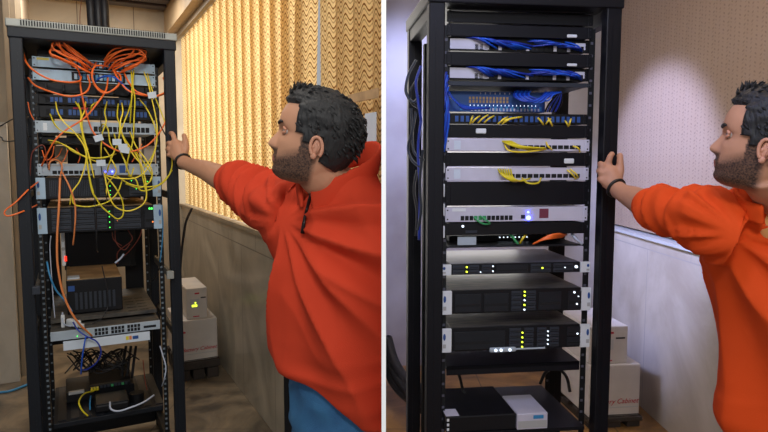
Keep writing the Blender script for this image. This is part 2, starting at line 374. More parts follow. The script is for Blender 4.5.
# ------------------------------------------------------------------ racks
def rack(fr, W, D, zt, pw, paint, label, slots, rp, rback, sc):
    t = thing('server_rack', label, 'server rack', fr, (0, 0, 0))
    B = lambda mb, n, m: mb.build(n, m, t)
    for sx in (-1, 1):
        for yy in (0, D-0.04):
            x0, x1 = (-W/2, -W/2+pw) if sx < 0 else (W/2-pw, W/2)
            mb = MB().bevbox(x0, x1, yy, yy+0.04, 0.03, zt-0.04, 0.004)
            mb.box(x0+pw*0.4, x0+pw*0.6, yy-0.0012, yy, 0.1, zt-0.1)
            B(mb, 'post', paint)
    mb = MB().bevbox(-W/2-0.004, W/2+0.004, -0.006, D+0.006, zt-0.048, zt-0.006, 0.004)
    top = B(mb, 'top_cover', paint)
    if slots:
        vt = MB().bevbox(-W/2-0.008, W/2+0.008, -0.012, D+0.01, zt-0.012, zt+0.016, 0.004)
        n = 58
        for k in range(n):
            x = -W/2+0.04+(W-0.08)*k/(n-1)
            vt.box(x-0.0022, x+0.0022, -0.0135, -0.012, zt-0.006, zt+0.012, 1)
            vt.box(x-0.0022, x+0.0022, -0.012, 0.02, zt+0.016, zt+0.0166, 1)
        vt.build('vent_strip', ['cap', 'slot'], top)
    mb = MB()
    for sx in (-1, 1):
        a, b = (-W/2, -W/2+pw) if sx < 0 else (W/2-pw, W/2)
        for z in (0.03, zt-0.09):
            mb = MB().bevbox(a+0.004, b-0.004, 0.04, D-0.04, z, z+0.05, 0.003); B(mb, 'side_beam', paint)
        for z in (0.62, 1.22):
            mb = MB().bevbox(sx*(W/2-0.012)-0.008, sx*(W/2-0.012)+0.008, 0.04, D-0.04, z, z+0.03, 0.003)
            if slots: B(mb, 'side_brace', paint)
    B(MB().bevbox(-W/2+pw, W/2-pw, D-0.05, D, 0.03, 0.09, 0.004), 'base_beam', paint)
    mb = MB().bevbox(-W/2+pw, W/2-pw, 0, 0.05, 0.03, 0.09, 0.004)
    B(mb, 'base_beam', paint)
    for x in (-W/2+0.04, W/2-0.04):
        for yy in (0.02, D-0.02): B(MB().cyl((x*0+math.copysign(W/2-pw/2, x), yy, 0), (math.copysign(W/2-pw/2, x), yy, 0.032), 0.016), 'levelling_foot', paint)
    if slots:
        for x0, x1 in ((-W/2+0.05, -W/2+0.12), (W/2-0.16, W/2-0.075)):
            B(MB().bevbox(x0, x1, D-0.05, D-0.044, 0.5, zt-0.1, 0.002), 'rear_dark_sheet', 'black')  # black sheets added to darken the rack's rear
    hw = 0.2413*sc
    for sx in (-1, 1):
        for yy in (rp, rback):
            mb = MB(); xo = sx*hw
            x0, x1 = (xo-0.006, xo+0.013) if sx > 0 else (xo-0.013, xo+0.006)
            mb.box(x0, x1, yy+0.002, yy+0.006, 0.09, zt-0.1); mb.box(xo+sx*0.011, xo+sx*0.013, yy+0.002, yy+0.035, 0.09, zt-0.1)
            z = 0.12
            while z < zt-0.12:
                mb.box(xo+sx*0.001-0.0042, xo+sx*0.001+0.0042, yy+0.0005, yy+0.002, z-0.004, z+0.004, 1)
                z += (0.0245 if slots else 0.040)*sc*(1 if yy == rp else 2)
            rl = mb.build('mounting_rail', ['rail', 'hole' if slots else 'hole2'], t)
    return t
SL, SR = 0.9, 1.0
HL, HR = 0.2413*SL, 0.2413*SR
RPL, RPR = 0.125, 0.062
ZTL, ZTR = 1.862, 1.905
rack(RL, 0.56, 0.76, ZTL, 0.042, 'rack_blue', 'tall open dark blue-black server rack full of orange and yellow cables', True, RPL, 0.66, SL)
rack(RR, 0.62, 0.42, ZTR, 0.05, 'rack_dark', 'tall black server rack with blue cable bundles, in the right half', False, RPR, 0.36, SR)

class Unit:
    """a rack-mounted device: local x from -hw to hw, front at y=0, z 0..h"""
    def __init__(s, fr, name, label, cat, cx, y0, y1, yl, hw, dep, face, body, ears=True, ear=None, group=None, xs=None, topm=None, gap=0.0012):
        z1 = fr.on(cx, y0, yl).z; z0 = fr.on(cx, y1, yl).z
        s.fr = fr; s.hw = hw; s.h = h = z1-z0; s.yl = yl; s.z0 = z0
        s.t = thing(name, label, cat, fr, (0 if xs is None else xs, yl, z0), 0, group)
        b = hw-0.016 if ears else hw
        if ear: b = hw-0.024; hw = hw+0.008
        mb = MB().bevbox(-b, b, 0.001, dep, gap, h-gap, 0.0015)
        s.body = mb.build('chassis', body, s.t)
        if topm: MB().box(-b+0.002, b-0.002, 0.004, dep-0.004, h-gap, h-gap+0.0008).build('top_lid', topm, s.t)
        s.face = MB().bevbox(-b, b, -0.004, 0.001, gap, h-gap, 0.001).build('front_panel', face, s.t)
        if ears:
            for sx in (-1, 1):
                mb = MB().bevbox(min(sx*b, sx*hw), max(sx*b, sx*hw), -0.005 if not ear else -0.012, 0.0005, gap, h-gap, 0.0012)
                for zz in (0.2, 0.8):
                    if not ear: mb.cyl((sx*(hw-0.007), -0.0065, h*zz), (sx*(hw-0.007), -0.005, h*zz), 0.0024, 1)
                if ear:
                    mb.ball((sx*(hw-0.008), -0.0125, h*0.66), (0.0045, 0.001, h*0.14), 2)
                    mb.box(sx*(hw-0.008)-0.005, sx*(hw-0.008)+0.005, -0.0128, -0.012, h*0.2, h*0.36, 3)
                mb.build('mounting_ear', [ear or face, 'rail', 'badge', 'glass'], s.t)
    def X(s, u): return -s.hw+2*s.hw*u
    def box(s, name, m, u0, u1, v0, v1, out=0.004, y=-0.004, bev=0.0008, parent=None):
        return MB().bevbox(s.X(u0), s.X(u1), y-out, y, s.h*v0, s.h*v1, bev).build(name, m, parent or s.t)
    def grid(s, name, m, u0, u1, v0, v1, nu, nv, gu=0.2, gv=0.2, out=0.0012, inner=None):
        mb = MB(); du = (u1-u0)/nu; dv = (v1-v0)/nv
        for a in range(nu):
            for b in range(nv):
                mb.box(s.X(u0+du*(a+gu/2)), s.X(u0+du*(a+1-gu/2)), -0.004-out, -0.004, s.h*(v0+dv*(b+gv/2)), s.h*(v0+dv*(b+1-gv/2)))
        return mb.build(name, m, s.t)
    def led(s, m, u, v, r=0.0022, y=-0.006):
        return MB().cyl((s.X(u), y-0.002, s.h*v), (s.X(u), y+0.002, s.h*v), r, 0, 8).build('indicator_light', m, s.t)

# ---- left rack equipment, top to bottom
CX = 98
tf = thing('dark_filler', 'black block added to darken the gap under the top cover of the left rack, behind the orange cables', 'dark filler', RL, (0, RPL+0.02, ZTL-0.12))  # black filler added for the dark depth above the patch panels
MB().bevbox(-0.2, 0.2, 0, 0.4, 0, 0.06, 0.003).build('filler_body', 'black', tf)
for k in range(3): MB().cyl((-0.12+k*0.12, 0.2, -0.004), (-0.12+k*0.12, 0.2, 0.001), 0.05, 0, 24).build('filler_disc', 'black2', tf)
for k, (a, b) in enumerate(((60.5, 71), (72.2, 83.5))):
    u = Unit(RL, 'fibre_patch_panel', ['pale fibre patch panel, upper of the two under the rack top, behind orange cables', 'pale fibre patch panel, lower of the two behind the orange cable loops'][k], 'patch panel', CX, a, b, RPL, HL, 0.22, 'panelblue', 'black2', group=None)
    u.box('port_plate', 'black', 0.30, 0.74, 0.12, 0.88, 0.001)
    for j in range(12): u.box('fibre_port', 'csky' if j % 3 else 'panelblue', 0.32+j*0.034, 0.345+j*0.034, 0.25, 0.75, 0.006)
    u.box('label_strip', 'yellow' if k == 0 else 'paper', 0.03, 0.13, 0.66, 0.9, 0.0008)
u = Unit(RL, 'cable_manager', 'black cable manager below the pale fibre patch panels, left rack', 'cable manager', CX, 85, 95, RPL, HL, 0.06, 'black', 'black')
for j in range(7): MB().bevbox(u.X(0.09+j*0.135), u.X(0.105+j*0.135), -0.045, -0.004, u.h*0.1, u.h*0.9, 0.001).build('finger', 'black', u.t)
for k, (a, b) in enumerate(((96.5, 106.5), (107.5, 119))):
    u = Unit(RL, 'network_patch_panel', ['dark network patch panel with blue ports, upper of two above the silver switch', 'dark network patch panel with blue ports, just above the upper silver switch'][k], 'patch panel', CX, a, b, RPL, HL, 0.10, 'black', 'black')
    for j in range(24):
        uu = 0.09+j*0.0345+(0.008 if j >= 12 else 0)
        mb = MB().bevbox(u.X(uu), u.X(uu+0.025), -0.007, -0.004, u.h*0.25, u.h*0.72, 0.0006); mb.build('network_port', 'badge' if j % 4 else 'slot', u.t)
    u.box('label_strip', 'red' if k else 'badge', 0.3, 0.42, 0.78, 0.93, 0.0006)
u = Unit(RL, 'network_switch', 'silver network switch in the upper middle of the left rack, behind yellow cables', 'network switch', CX, 122, 134, RPL, HL, 0.28, 'silver', 'silver')
for j in range(12): u.box('port_pair', 'slot', 0.46+j*0.04, 0.46+j*0.04+0.033, 0.18, 0.62, 0.0006)
u.box('label_strip', 'white', 0.06, 0.09, 0.2, 0.8, 0.0006)
u = Unit(RL, 'cable_tray', 'short black tray under the upper silver switch', 'tray', 78, 137.5, 144, RPL+0.03, 0.12, 0.2, 'black', 'black', False, xs=-0.08)
for (xa, ya, yb, m, lb) in ((60.5, 146, 162, 'strip', 'tan block added for the wall showing at the left, above the blue-lit switch'), (149, 146, 162, 'box', 'pale block added for the wall showing at the right, above the blue-lit switch')):  # blocks added for the back wall showing through the gap
    p0 = RL.on(xa, ya, 0.3); p1 = RL.on(xa, yb, 0.3)
    tag(MB().bevbox(p0.x-0.022, p0.x+0.022, 0.3, 0.38, p1.z, p0.z, 0.003).bevbox(p0.x-0.023, p0.x+0.023, 0.299, 0.381, p0.z-0.008, p0.z+0.001, 0.002).build('wall_glimpse', m, None, (p0.x, 0.3, p1.z), fr=RL), lb, 'box')
u = Unit(RL, 'network_switch', 'silver switch with a blue light and eight ports above the two servers', 'network switch', CX, 163.5, 175.5, RPL, HL, 0.25, 'silver', 'silver')
for j in range(8): u.box('network_port', 'slot', 0.115+j*0.043, 0.15+j*0.043, 0.14, 0.42, 0.0006)
u.box('status_panel', 'badge', 0.66, 0.71, 0.2, 0.85, 0.0008); u.box('status_panel', 'badge', 0.72, 0.74, 0.2, 0.85, 0.0008)
u.led('ledb', 0.60, 0.32, 0.0035); u.led('ledb', 0.545, 0.3, 0.002); u.box('label_strip', 'glass', 0.1, 0.3, 0.78, 0.9, 0.0005); u.box('label_strip', 'paper', 0.88, 0.94, 0.3, 0.8, 0.0005)
def server(fr, label, cx, a, b, yl, hw, dep, ear, topm, bays, leds, gp=None, name='rack_server', facem='black', xs=None):
    u = Unit(fr, name, label, 'server', cx, a, b, yl, hw, dep, facem, 'black2', True, ear, gp, topm=topm)
    for (u0, u1, rows, style) in bays:
        for r in range(rows):
            v0 = 0.08+r*(0.86/rows); v1 = v0+0.86/rows*0.88
            by = u.box('drive_bay', 'bay' if style != 'n' else 'black2', u0, u1, v0, v1, 0.003, bev=0.001)
            MB().box(u.X(u0)+0.003, u.X(u1)-0.004, -0.0078, -0.007, u.h*(v0+(v1-v0)*0.3), u.h*(v0+(v1-v0)*0.45)).build('bay_handle', 'slot', by)
    for (uu, v, m, r) in leds: u.led(m, uu, v, r, -0.008)
    return u
u = server(RL, 'black rack server with mesh front and pale ears, upper of the two servers', CX, 176.8, 198, RPL, HL, 0.5, 'earblue', 'brown',
    [(0.49, 0.56, 4, 'h'), (0.74, 0.9, 3, 'h')], [(0.575, 0.15, 'led', .0018), (0.575, 0.35, 'led', .0018), (0.575, 0.56, 'led', .0018), (0.76, 0.8, 'led', .0022), (0.8, 0.4, 'led', .0018), (0.9, 0.75, 'led', .0022), (0.97, 0.8, 'led', .003)])
mb = MB()
for j in range(26): mb.box(u.X(0.085+j*0.0145), u.X(0.085+j*0.0145+0.008), -0.0052, -0.004, u.h*0.12, u.h*0.86)
mb.build('mesh_grille', 'bay', u.t)
server(RL, 'black rack server with a beige reflection painted brown on its lid and green lights, lower of the two servers', CX, 206, 231.5, RPL, HL, 0.58, 'earblue', 'brown',  # brown lid colour paints the beige surroundings reflected in it
    [(0.09, 0.245, 4, 'h'), (0.265, 0.435, 4, 'h'), (0.455, 0.54, 4, 'h'), (0.60, 0.83, 4, 'h'), (0.865, 0.99-0.03, 1, 'n')],
    [(0.56, 0.15+0.21*k, 'led', .0022) for k in range(4)]+[(0.625, 0.4, 'ledo', .0012), (0.91, 0.84, 'led', .0042), (0.93, 0.84, 'led', .004), (0.935, 0.3, 'ledo', .003), (0.97, 0.8, 'led', .004)])
p0 = RL.on(68, 233, 0.60); p1 = RL.on(132, 266, 0.60)
tag(MB().bevbox(p0.x, p1.x, 0.60, 0.615, p1.z, p0.z-0.005, 0.002).bevbox(p0.x-0.02, p1.x+0.02, 0.615, 0.625, p1.z, p0.z, 0.002).build('dark_backing', 'black', None, (0, 0.60, p1.z), fr=RL), 'black sheet added for the dark rear of the left rack below the servers', 'panel')  # added sheet giving the dark of the rack interior
p2 = RL.on(66, 128, 0.62); p3 = RL.on(140, 172, 0.62)
tag(MB().bevbox(p2.x, p3.x, 0.62, 0.635, p3.z, p2.z, 0.002).box(p2.x+0.02, p3.x-0.02, 0.617, 0.62, p3.z+0.02, p3.z+0.03).build('dark_backing', 'black', None, (0, 0.62, p3.z), fr=RL), 'black sheet added to darken the gap between the two silver switches of the left rack', 'panel')  # added sheet hiding the bright wall behind the switch gap
p0 = RL.on(60.5, 231, 0.2); p1 = RL.on(66, 266, 0.2)
t = thing('power_strip', 'white upright power strip with red switch light, left side below the servers', 'power strip', RL, (p0.x, 0.2, p1.z))
MB().bevbox(0, p1.x-p0.x, 0, 0.04, 0, p0.z-p1.z, 0.004).build('strip_body', 'white', t)
MB().bevbox(0.010, 0.018, -0.004, 0.001, 0.02, 0.04, 0.001).build('switch', 'ledr', t)
for k in range(2): MB().cyl(((p1.x-p0.x)/2, -0.001, 0.07+0.035*k), ((p1.x-p0.x)/2, 0.002, 0.07+0.035*k), 0.007).build('outlet', 'glass', t)
# brown-topped black unit on shelf
q0 = RL.on(66, 281, 0.23); q1 = RL.on(123, 309, 0.23)
t = thing('backup_power_unit', 'black box unit with brown dusty top on the shelf of the left rack', 'power unit', RL, (q0.x, 0.23, q1.z))
w_ = q1.x-q0.x; h_ = q0.z-q1.z
MB().bevbox(0, w_, 0, 0.42, 0, h_, 0.003).build('housing', 'black', t)
MB().box(0.002, w_-0.002, 0.003, 0.417, h_, h_+0.001).build('top_lid', 'brown', t)
MB().bevbox(0.005, 0.05, 0.02, 0.09, h_+0.001, h_+0.006, 0.001).build('paper_note', 'paper', t)
for k in range(9): MB().box(0.03+k*(w_-0.05)/9, 0.03+(k+0.55)*(w_-0.05)/9, -0.0012, 0.0002, h_*0.12, h_*0.62).build('vent_slot', 'bay', t)
MB().box(0.006, 0.03, -0.0012, 0.0002, h_*0.68, h_*0.84).build('badge_label', 'badge', t)
# shelf + lower white switch
sh = RL.on(104, 338, RPL-0.01)
SHZ = q1.z-0.004
t = thing('rack_shelf', 'dusty steel shelf carrying the brown-topped unit, left rack', 'shelf', RL, (0, 0.18, SHZ-0.003))
MB().bevbox(-0.2, 0.2, 0, 0.52, -0.012, 0.003, 0.001).build('shelf_plate', 'dusty', t)
for k in range(10): MB().box(0.09+(k%2)*0.045, 0.125+(k%2)*0.045, 0.02+(k//2)*0.06, 0.028+(k//2)*0.06, 0.003, 0.0036).build('shelf_slot', 'slot', t)
u = Unit(RL, 'network_switch', 'pale switch with 24 ports at the front of the shelf, above the white front plate', 'network switch', 104, 326, 335.5, 0.085, 0.2, 0.33, 'silver', 'dusty', False)
for g in range(3):
    for j in range(4):
        for r in range(2): u.box('network_port', 'slot', 0.385+g*0.15+j*0.032, 0.41+g*0.15+j*0.032, 0.14+r*0.38, 0.46+r*0.38, 0.0006)
u.box('sfp_slot', 'slot', 0.84, 0.96, 0.3, 0.55, 0.0006); u.led('led', 0.23, 0.3, 0.0018); u.led('led', 0.33, 0.6, 0.002)
SWZ = u.z0+u.h
u = Unit(RL, 'front_plate_box', 'white front-plated box with small orange sticker, hanging just below the 24-port switch', 'network box', 103, 336.5, 346, 0.075, 0.158, 0.25, 'paper', 'black2', False)
u.box('sticker', 'yellow', 0.71, 0.745, 0.35, 0.75, 0.0005); u.box('sticker', 'orange2', 0.75, 0.78, 0.35, 0.75, 0.0005); u.box('printed_label', 'badge', 0.79, 0.86, 0.35, 0.7, 0.0005)
# white power adapters on the switch lid
a = RL.on(62.5, 318, 0.14)
t = thing('power_adapter', 'white slanted power adapter with a cord on the dusty lid, by the blue cable', 'power adapter', RL, (a.x+0.035, 0.13, SWZ), 0.5)
mb = MB().bevbox(-0.012, 0.012, -0.045, 0.03, 0.004, 0.03, 0.005); mb.build('adapter_body', 'white', t)
MB().bevbox(-0.006, 0.006, -0.075, -0.045, 0.006, 0.022, 0.002).build('plug_end', 'white', t)
t = thing('wall_plug', 'small white plug standing left of the slanted white adapter', 'plug', RL, (a.x, 0.14, SWZ))
MB().bevbox(-0.006, 0.008, -0.01, 0.012, 0.0, 0.05, 0.004).build('plug_body', 'white', t)
MB().tube([(0.001, 0, 0.045), (0.001, 0, 0.06)], 0.003).build('strain_relief', 'cwhite', t)
cable(RL, [(62, 318, .125), (64, 324, .11), (72, 326, .10), (80, 320, .13)], .0022, 'cwhite', 'white_cord', 'white cord linking the small plug and the slanted adapter', 'cord')
# slide rails
for (xa, ya, xb, yb, ya_, yb_, lb) in ((141, 238, 170, 275, 0.47, -0.01, 'steel slide rail sticking forward at the right post, below the servers'), (48, 256, 37, 290, 0.35, -0.005, 'dark steel slide rail sticking forward at the left post')):
    P = RL.on(xa, ya, ya_); Q = RL.on(xb, yb, yb_); z = (P.z+Q.z)/2
    x = Q.x
    t = thing('slide_rail', lb, 'slide rail', RL, (x, 0, Q.z-0.012))
    MB().bevbox(-0.006, 0.006, -0.01, 0.45, 0, 0.028, 0.001).build('rail_channel', 'dusty', t)
    MB().bevbox(-0.014, 0.012, -0.035, -0.008, 0.0, 0.03, 0.002).build('end_bracket', 'bay' if xa < 100 else 'cap', t)
# lower part: modem, deck shelf, boxes
DZ = RL.on(100, 414, RPL).z
t = thing('rack_shelf', 'dark bluish slatted shelf near the bottom of the left rack', 'shelf', RL, (0, 0.10, DZ))
MB().bevbox(-0.205, 0.205, 0, 0.44, -0.02, 0, 0.002).build('shelf_plate', 'rack_blue', t)
for k in range(9): MB().box(-0.19+k*0.046, -0.16+k*0.046, 0.02, 0.42, 0, 0.003).build('slat', 'black2', t)
MZ = DZ+0.045
t = thing('black_carton', 'black equipment case lying on the slatted shelf under the modem', 'case', RL, (-0.03, 0.30, DZ+0.003))
MB().bevbox(-0.13, 0.14, 0, 0.2, 0, 0.045, 0.003).build('case_body', 'black', t)
MB().bevbox(-0.12, -0.06, -0.001, 0.02, 0.035, 0.0462, 0.001).build('printed_label', 'glass', t)
m0 = RL.on(90, 394, 0.30); m1 = RL.on(131, 394, 0.30)
t = thing('modem', 'flat black modem with a row of ports and yellow plugs, low in the left rack', 'modem', RL, (m0.x, 0.29, DZ+0.048))
mw = m1.x-m0.x
MB().bevbox(0, mw, 0, 0.16, 0, 0.018, 0.003).add([(0.0, 0.02, 0.018), (mw, 0.02, 0.018), (mw, 0.16, 0.06), (0, 0.16, 0.06), (0, 0.16, 0.018), (mw, 0.16, 0.018)], [(0, 1, 2, 3), (3, 2, 5, 4), (0, 3, 4), (1, 5, 2)]).build('modem_body', 'black', t)
for k in range(10): MB().box(0.012+k*mw/11.5, 0.012+(k+0.7)*mw/11.5, -0.001, 0.001, 0.003, 0.014).build('port', 'cgreen' if k in (5, 8) else 'bay', t)
for k in range(3): MB().bevbox(0.003+k*0.011, 0.012+k*0.011, -0.02, 0.0, 0.002, 0.014, 0.001).build('network_plug', 'yellow', t)
t = thing('black_box', 'low black box at the front of the bottom shelf of the left rack', 'box', RL, (0.0, 0.12, DZ+0.0035))
MB().bevbox(-0.055, 0.075, 0, 0.14, 0, 0.035, 0.008).build('box_body', 'black', t); MB().cyl((0.11, 0.08, 0), (0.11, 0.08, 0.035), 0.03, 0, 20).build('round_adapter', 'black', t)
MB().bevbox(-0.05, 0.07, 0.005, 0.135, 0.035, 0.037, 0.001).build('lid', 'black2', t)
# ------------------------------------------------------------------ left rack cables
F = 0.10; G = 0.06; E_ = 0.03
og = 'orange fibre cables looping over the top of the left rack'
ol = 'thin orange fibre cable looping over the pale patch panels of the left rack'
oc = [
 [(93,70,F),(84,64,G),(66,56,E_),(55,50,E_),(52,44,E_),(58,41,G),(70,52,G),(84,60,G),(96,66,F)],
 [(90,72,F),(78,66,G),(60,58,E_),(50,53,E_),(56,45,G),(66,47,G),(82,58,G),(92,66,F)],
 [(94,74,F),(84,70,G),(70,60,G),(60,47,E_),(60,40,E_),(66,45,E_),(76,55,G),(92,64,F)],
 [(80,76,F),(76,68,G),(62,60,G),(52,56,E_),(50,50,G),(62,52,G),(80,62,G),(88,72,F)],
 [(88,70,F),(80,60,G),(66,52,G),(57,44,E_),(62,41,G),(74,50,G),(90,62,F)],
 [(103,68,F),(108,60,G),(118,52,E_),(134,48,E_),(145,55,E_),(140,60,G),(128,62,G),(112,68,F)],
 [(104,64,F),(110,56,G),(124,50,E_),(138,49,E_),(146,52,G),(140,62,G),(124,68,F)],
 [(106,66,F),(114,58,G),(128,54,G),(142,55,E_),(146,60,G),(134,66,G),(122,71,F)],
 [(109,70,F),(118,60,G),(132,57,G),(144,50,G),(138,54,E_),(124,58,G),(108,62,F)],
 [(112,72,F),(122,66,G),(136,60,G),(146,56,E_),(136,66,G),(118,74,F)],
 [(104,60,F),(112,50,G),(126,47,E_),(134,50,E_),(126,58,G),(110,68,F)],
 [(96,62,F),(92,72,E_),(93,82,E_),(100,91,E_),(108,93,E_),(118,86,E_),(121,77,G),(114,70,F)],
 [(108,66,F),(96,66,G),(92,74,E_),(96,86,E_),(106,92,G),(116,88,G),(120,80,F)],
 [(24,53,F),(26,62,G),(34,71,E_),(50,79,E_),(68,82,E_),(79,81,G),(81,76,F)],
 [(28,78,F),(36,86,G),(52,92,E_),(70,96,E_),(84,93,E_),(90,85,G),(88,76,F)],
 [(112,68,F),(118,78,G),(128,90,E_),(146,96,E_),(160,95,E_),(169,88,G),(165,80,F)],
 [(124,72,F),(130,84,G),(138,92,E_),(156,96,E_),(168,90,G),(163,78,F)],
 [(164,78,F),(170,84,G),(171,96,G),(169,112,E_),(160,132,E_),(146,146,E_),(126,152,E_),(108,146,E_),(93,132,G),(86,112,G),(81,92,G),(80,80,F)],
 [(108,78,F),(106,90,G),(98,102,E_),(84,118,E_),(66,130,E_),(55,140,E_),(46,156,G),(42,166,F)],
]
for c in oc: cable(RL, c, 0.0034, 'orange', 'orange_fibre_cable', ol, 'cable', og, 0.4)
cable(RL, [(60,178,G),(59,205,E_),(57,240,E_),(58,268,E_),(64,296,E_),(76,320,E_),(92,336,0.06)], 0.0042, 'orange2', 'orange_cable', 'thick pale orange cable hanging in front of both servers down to the 24-port switch')
cable(RL, [(60,178,G),(62,166,G),(57,160,F),(50,162,F),(49,170,F)], 0.003, 'orange2', 'orange_cable', 'short pale orange cable arching at the left end of the blue-lit switch')
cable(RL, [(62,172,G),(70,188,E_),(75,205,E_),(75,225,E_),(73,245,G)], 0.003, 'orange2', 'orange_cable', 'pale orange cable hanging across the two servers to the right of the thick one')
cable(RL, [(38,182,F),(28,190,0.0),(16,202,-0.02),(5,211,-0.02),(8,216,-0.02),(24,211,0.0),(37,205,F)], 0.003, 'orange', 'orange_cable', 'orange cable looping out past the left post of the left rack')
cable(RL, [(30,176,F),(31,158,F),(34,150,F),(44,146,F),(48,168,F)], 0.0022, 'cred', 'red_cable', 'dark red cable curling beside the left rail above the blue-lit switch')
for k, c in enumerate([[(42,150,F),(46,160,F),(52,156,F),(54,146,F)], [(68,150,.16),(64,160,.16),(60,164,F)], [(76,148,.2),(80,156,.2),(78,163,.2)], [(62,148,.18),(58,156,.18),(50,160,F)], [(142,144,F),(138,152,F),(132,162,F)], [(28,102,F),(30,112,F),(34,120,F)]]):
    cable(RL, c, 0.002, 'orange', 'short_orange_cable', 'short orange cable end showing between the two silver switches of the left rack', 'cable', 'short orange cable ends in the left rack')
for k, c in enumerate([[(115,228,.2),(116,242,.2),(124,250,.2),(130,244,.2)], [(112,232,.22),(114,240,.22),(122,246,.22)], [(142,226,.15),(140,236,.15),(132,248,.2),(120,260,.25)], [(128,230,.2),(132,240,.2),(118,252,.22),(118,264,.25)]]):
    cable(RL, c, 0.002, 'cred', 'red_cable', 'dark red cable sagging in the shadow below the lower server', 'cable', 'dark red cables below the left rack servers')
cable(RL, [(124,254,.2),(120,259,.2),(115,263,.2)], 0.004, 'cwhite', 'cable_joint', 'grey sleeve on a dark red cable below the lower server', 'cable')
yg = 'yellow patch cables hanging in the left rack'
yl_ = 'yellow patch cable hanging in loops down the front of the left rack'
yc = [
 [(56,102,F),(58,112,G),(64,122,E_),(74,132,E_),(84,146,E_),(86,160,E_),(80,180,E_),(72,192,E_),(70,205,0.05)],
 [(75,102,F),(80,110,G),(82,124,E_),(84,140,E_),(87,160,E_),(90,178,E_),(94,195,E_)],
 [(78,103,F),(82,116,G),(82,132,E_),(86,150,E_),(88,168,E_),(92,190,E_),(97,200,E_)],
 [(50,114,F),(55,125,G),(62,131,E_),(72,133,E_),(80,136,G),(88,150,G)],
 [(86,102,F),(84,112,G),(80,122,E_),(84,138,E_),(90,160,E_),(94,178,E_)],
 [(97,102,F),(92,106,G),(90,114,F)],
 [(107,102,F),(105,112,G),(106,122,E_),(102,134,E_),(101,150,E_),(101,166,G)],
 [(118,104,F),(117,116,G),(120,126,E_),(119,140,E_),(122,155,E_),(128,165,G)],
 [(122,103,F),(123,112,G),(120,124,E_),(124,140,E_),(134,156,E_),(142,166,E_),(146,185,E_),(146,200,E_),(138,208,E_),(126,211,E_),(114,205,E_),(108,190,E_),(104,172,G)],
 [(131,100,F),(128,112,G),(122,128,E_),(116,146,E_),(110,162,E_),(106,175,G)],
 [(134,70,F),(133,84,E_),(135,100,E_),(134,120,E_),(133,140,E_),(128,158,E_),(126,172,G)],
 [(131,70,F),(132,90,E_),(131,105,E_),(130,124,G)],
 [(144,72,F),(148,84,E_),(151,96,E_),(155,112,E_),(157,130,E_),(155,150,E_),(148,168,E_),(136,178,E_),(118,178,E_),(104,175,G)],
 [(147,73,F),(152,90,E_),(158,104,E_),(166,126,E_),(169,146,0.0),(172,160,0.0),(170,172,0.0),(160,184,E_),(146,187,E_),(130,184,E_),(116,176,G)],
 [(140,100,F),(146,108,G),(154,124,E_),(157,140,E_),(152,156,E_),(144,168,E_)],
 [(100,130,F),(103,124,E_),(108,130,E_),(110,142,E_),(114,152,E_),(104,158,E_),(92,158,E_),(78,154,G)],
 [(48,140,F),(58,142,G),(70,148,E_),(84,156,E_),(98,162,G)],
 [(50,143,F),(62,144,G),(74,152,G),(90,158,E_),(106,157,E_),(116,154,G)],
 [(114,134,F),(118,146,G),(124,160,E_),(130,176,E_),(134,168,G)],
 [(122,134,F),(128,144,G),(138,158,E_),(142,174,E_),(146,192,E_)],
 [(130,132,F),(136,146,G),(146,160,E_),(152,172,E_),(150,182,E_)],
 [(72,192,E_),(73,203,E_),(80,206,E_),(92,206,E_),(108,202,E_),(118,192,E_),(122,180,G)],
 [(92,190,E_),(100,204,E_),(110,214,E_),(118,219,E_),(123,214,E_),(122,200,E_),(114,186,E_),(106,176,G)],
 [(128,176,G),(136,180,E_),(140,190,E_),(150,190,E_),(164,182,0.0),(172,170,0.0)],
 [(104,148,F),(112,160,E_),(116,172,E_),(108,184,G),(106,196,G)],
 [(136,152,F),(146,166,E_),(152,178,E_),(140,188,E_),(126,184,G)],
]
for k, c in enumerate(yc): cable(RL, c, 0.0027, 'yellow' if k % 4 else 'yellow2', 'yellow_patch_cable', yl_, 'cable', yg, 0.3)
cable(RL, [(150,96,F),(156,108,E_),(160,124,E_),(166,136,E_),(168,142,G)], 0.003, 'cblack', 'black_cable', 'black cable sweeping beside the right rail of the left rack, uppermost')
cable(RL, [(94,170,E_),(95,200,E_),(96,222,E_),(97,248,G),(98,252,.2)], 0.0022, 'cblack', 'black_cable', 'thin black cable hanging straight in front of both servers')
cable(RL, [(100,104,F),(101,130,E_),(100,155,E_),(104,185,E_),(108,205,G)], 0.002, 'cblack', 'black_cable', 'thin black cable running among the yellow cables down to the lower server')
cable(RL, [(95,82,F),(100,78,G),(110,76,E_),(118,80,E_),(126,88,G),(132,94,F)], 0.0034, 'cblue', 'blue_cable', 'bright blue cable arching under the orange bundles', 'cable')
cable(RL, [(118,78,F),(124,86,G),(131,92,G),(140,94,F)], 0.003, 'csky', 'blue_cable', 'short sky blue cable right of the orange loops')
for (x, yy) in ((98.5, 138), (117, 142), (125, 150), (101, 163), (152, 95), (123, 147)):
    p = RL.on(x, yy, 0.018)
    mb = MB().bevbox(-0.016, 0.016, -0.0012, 0.0012, -0.012, 0.012, 0.0005)
    o = mb.build('cable_tag', 'paper', None, None); o.location = RL.w(*p); o.rotation_euler = (0.15, random.uniform(-0.4, 0.4), RL.a)
    tag(o, 'small white paper tag wrapped on a yellow cable of the left rack', 'tag', 'white paper tags on the yellow cables')
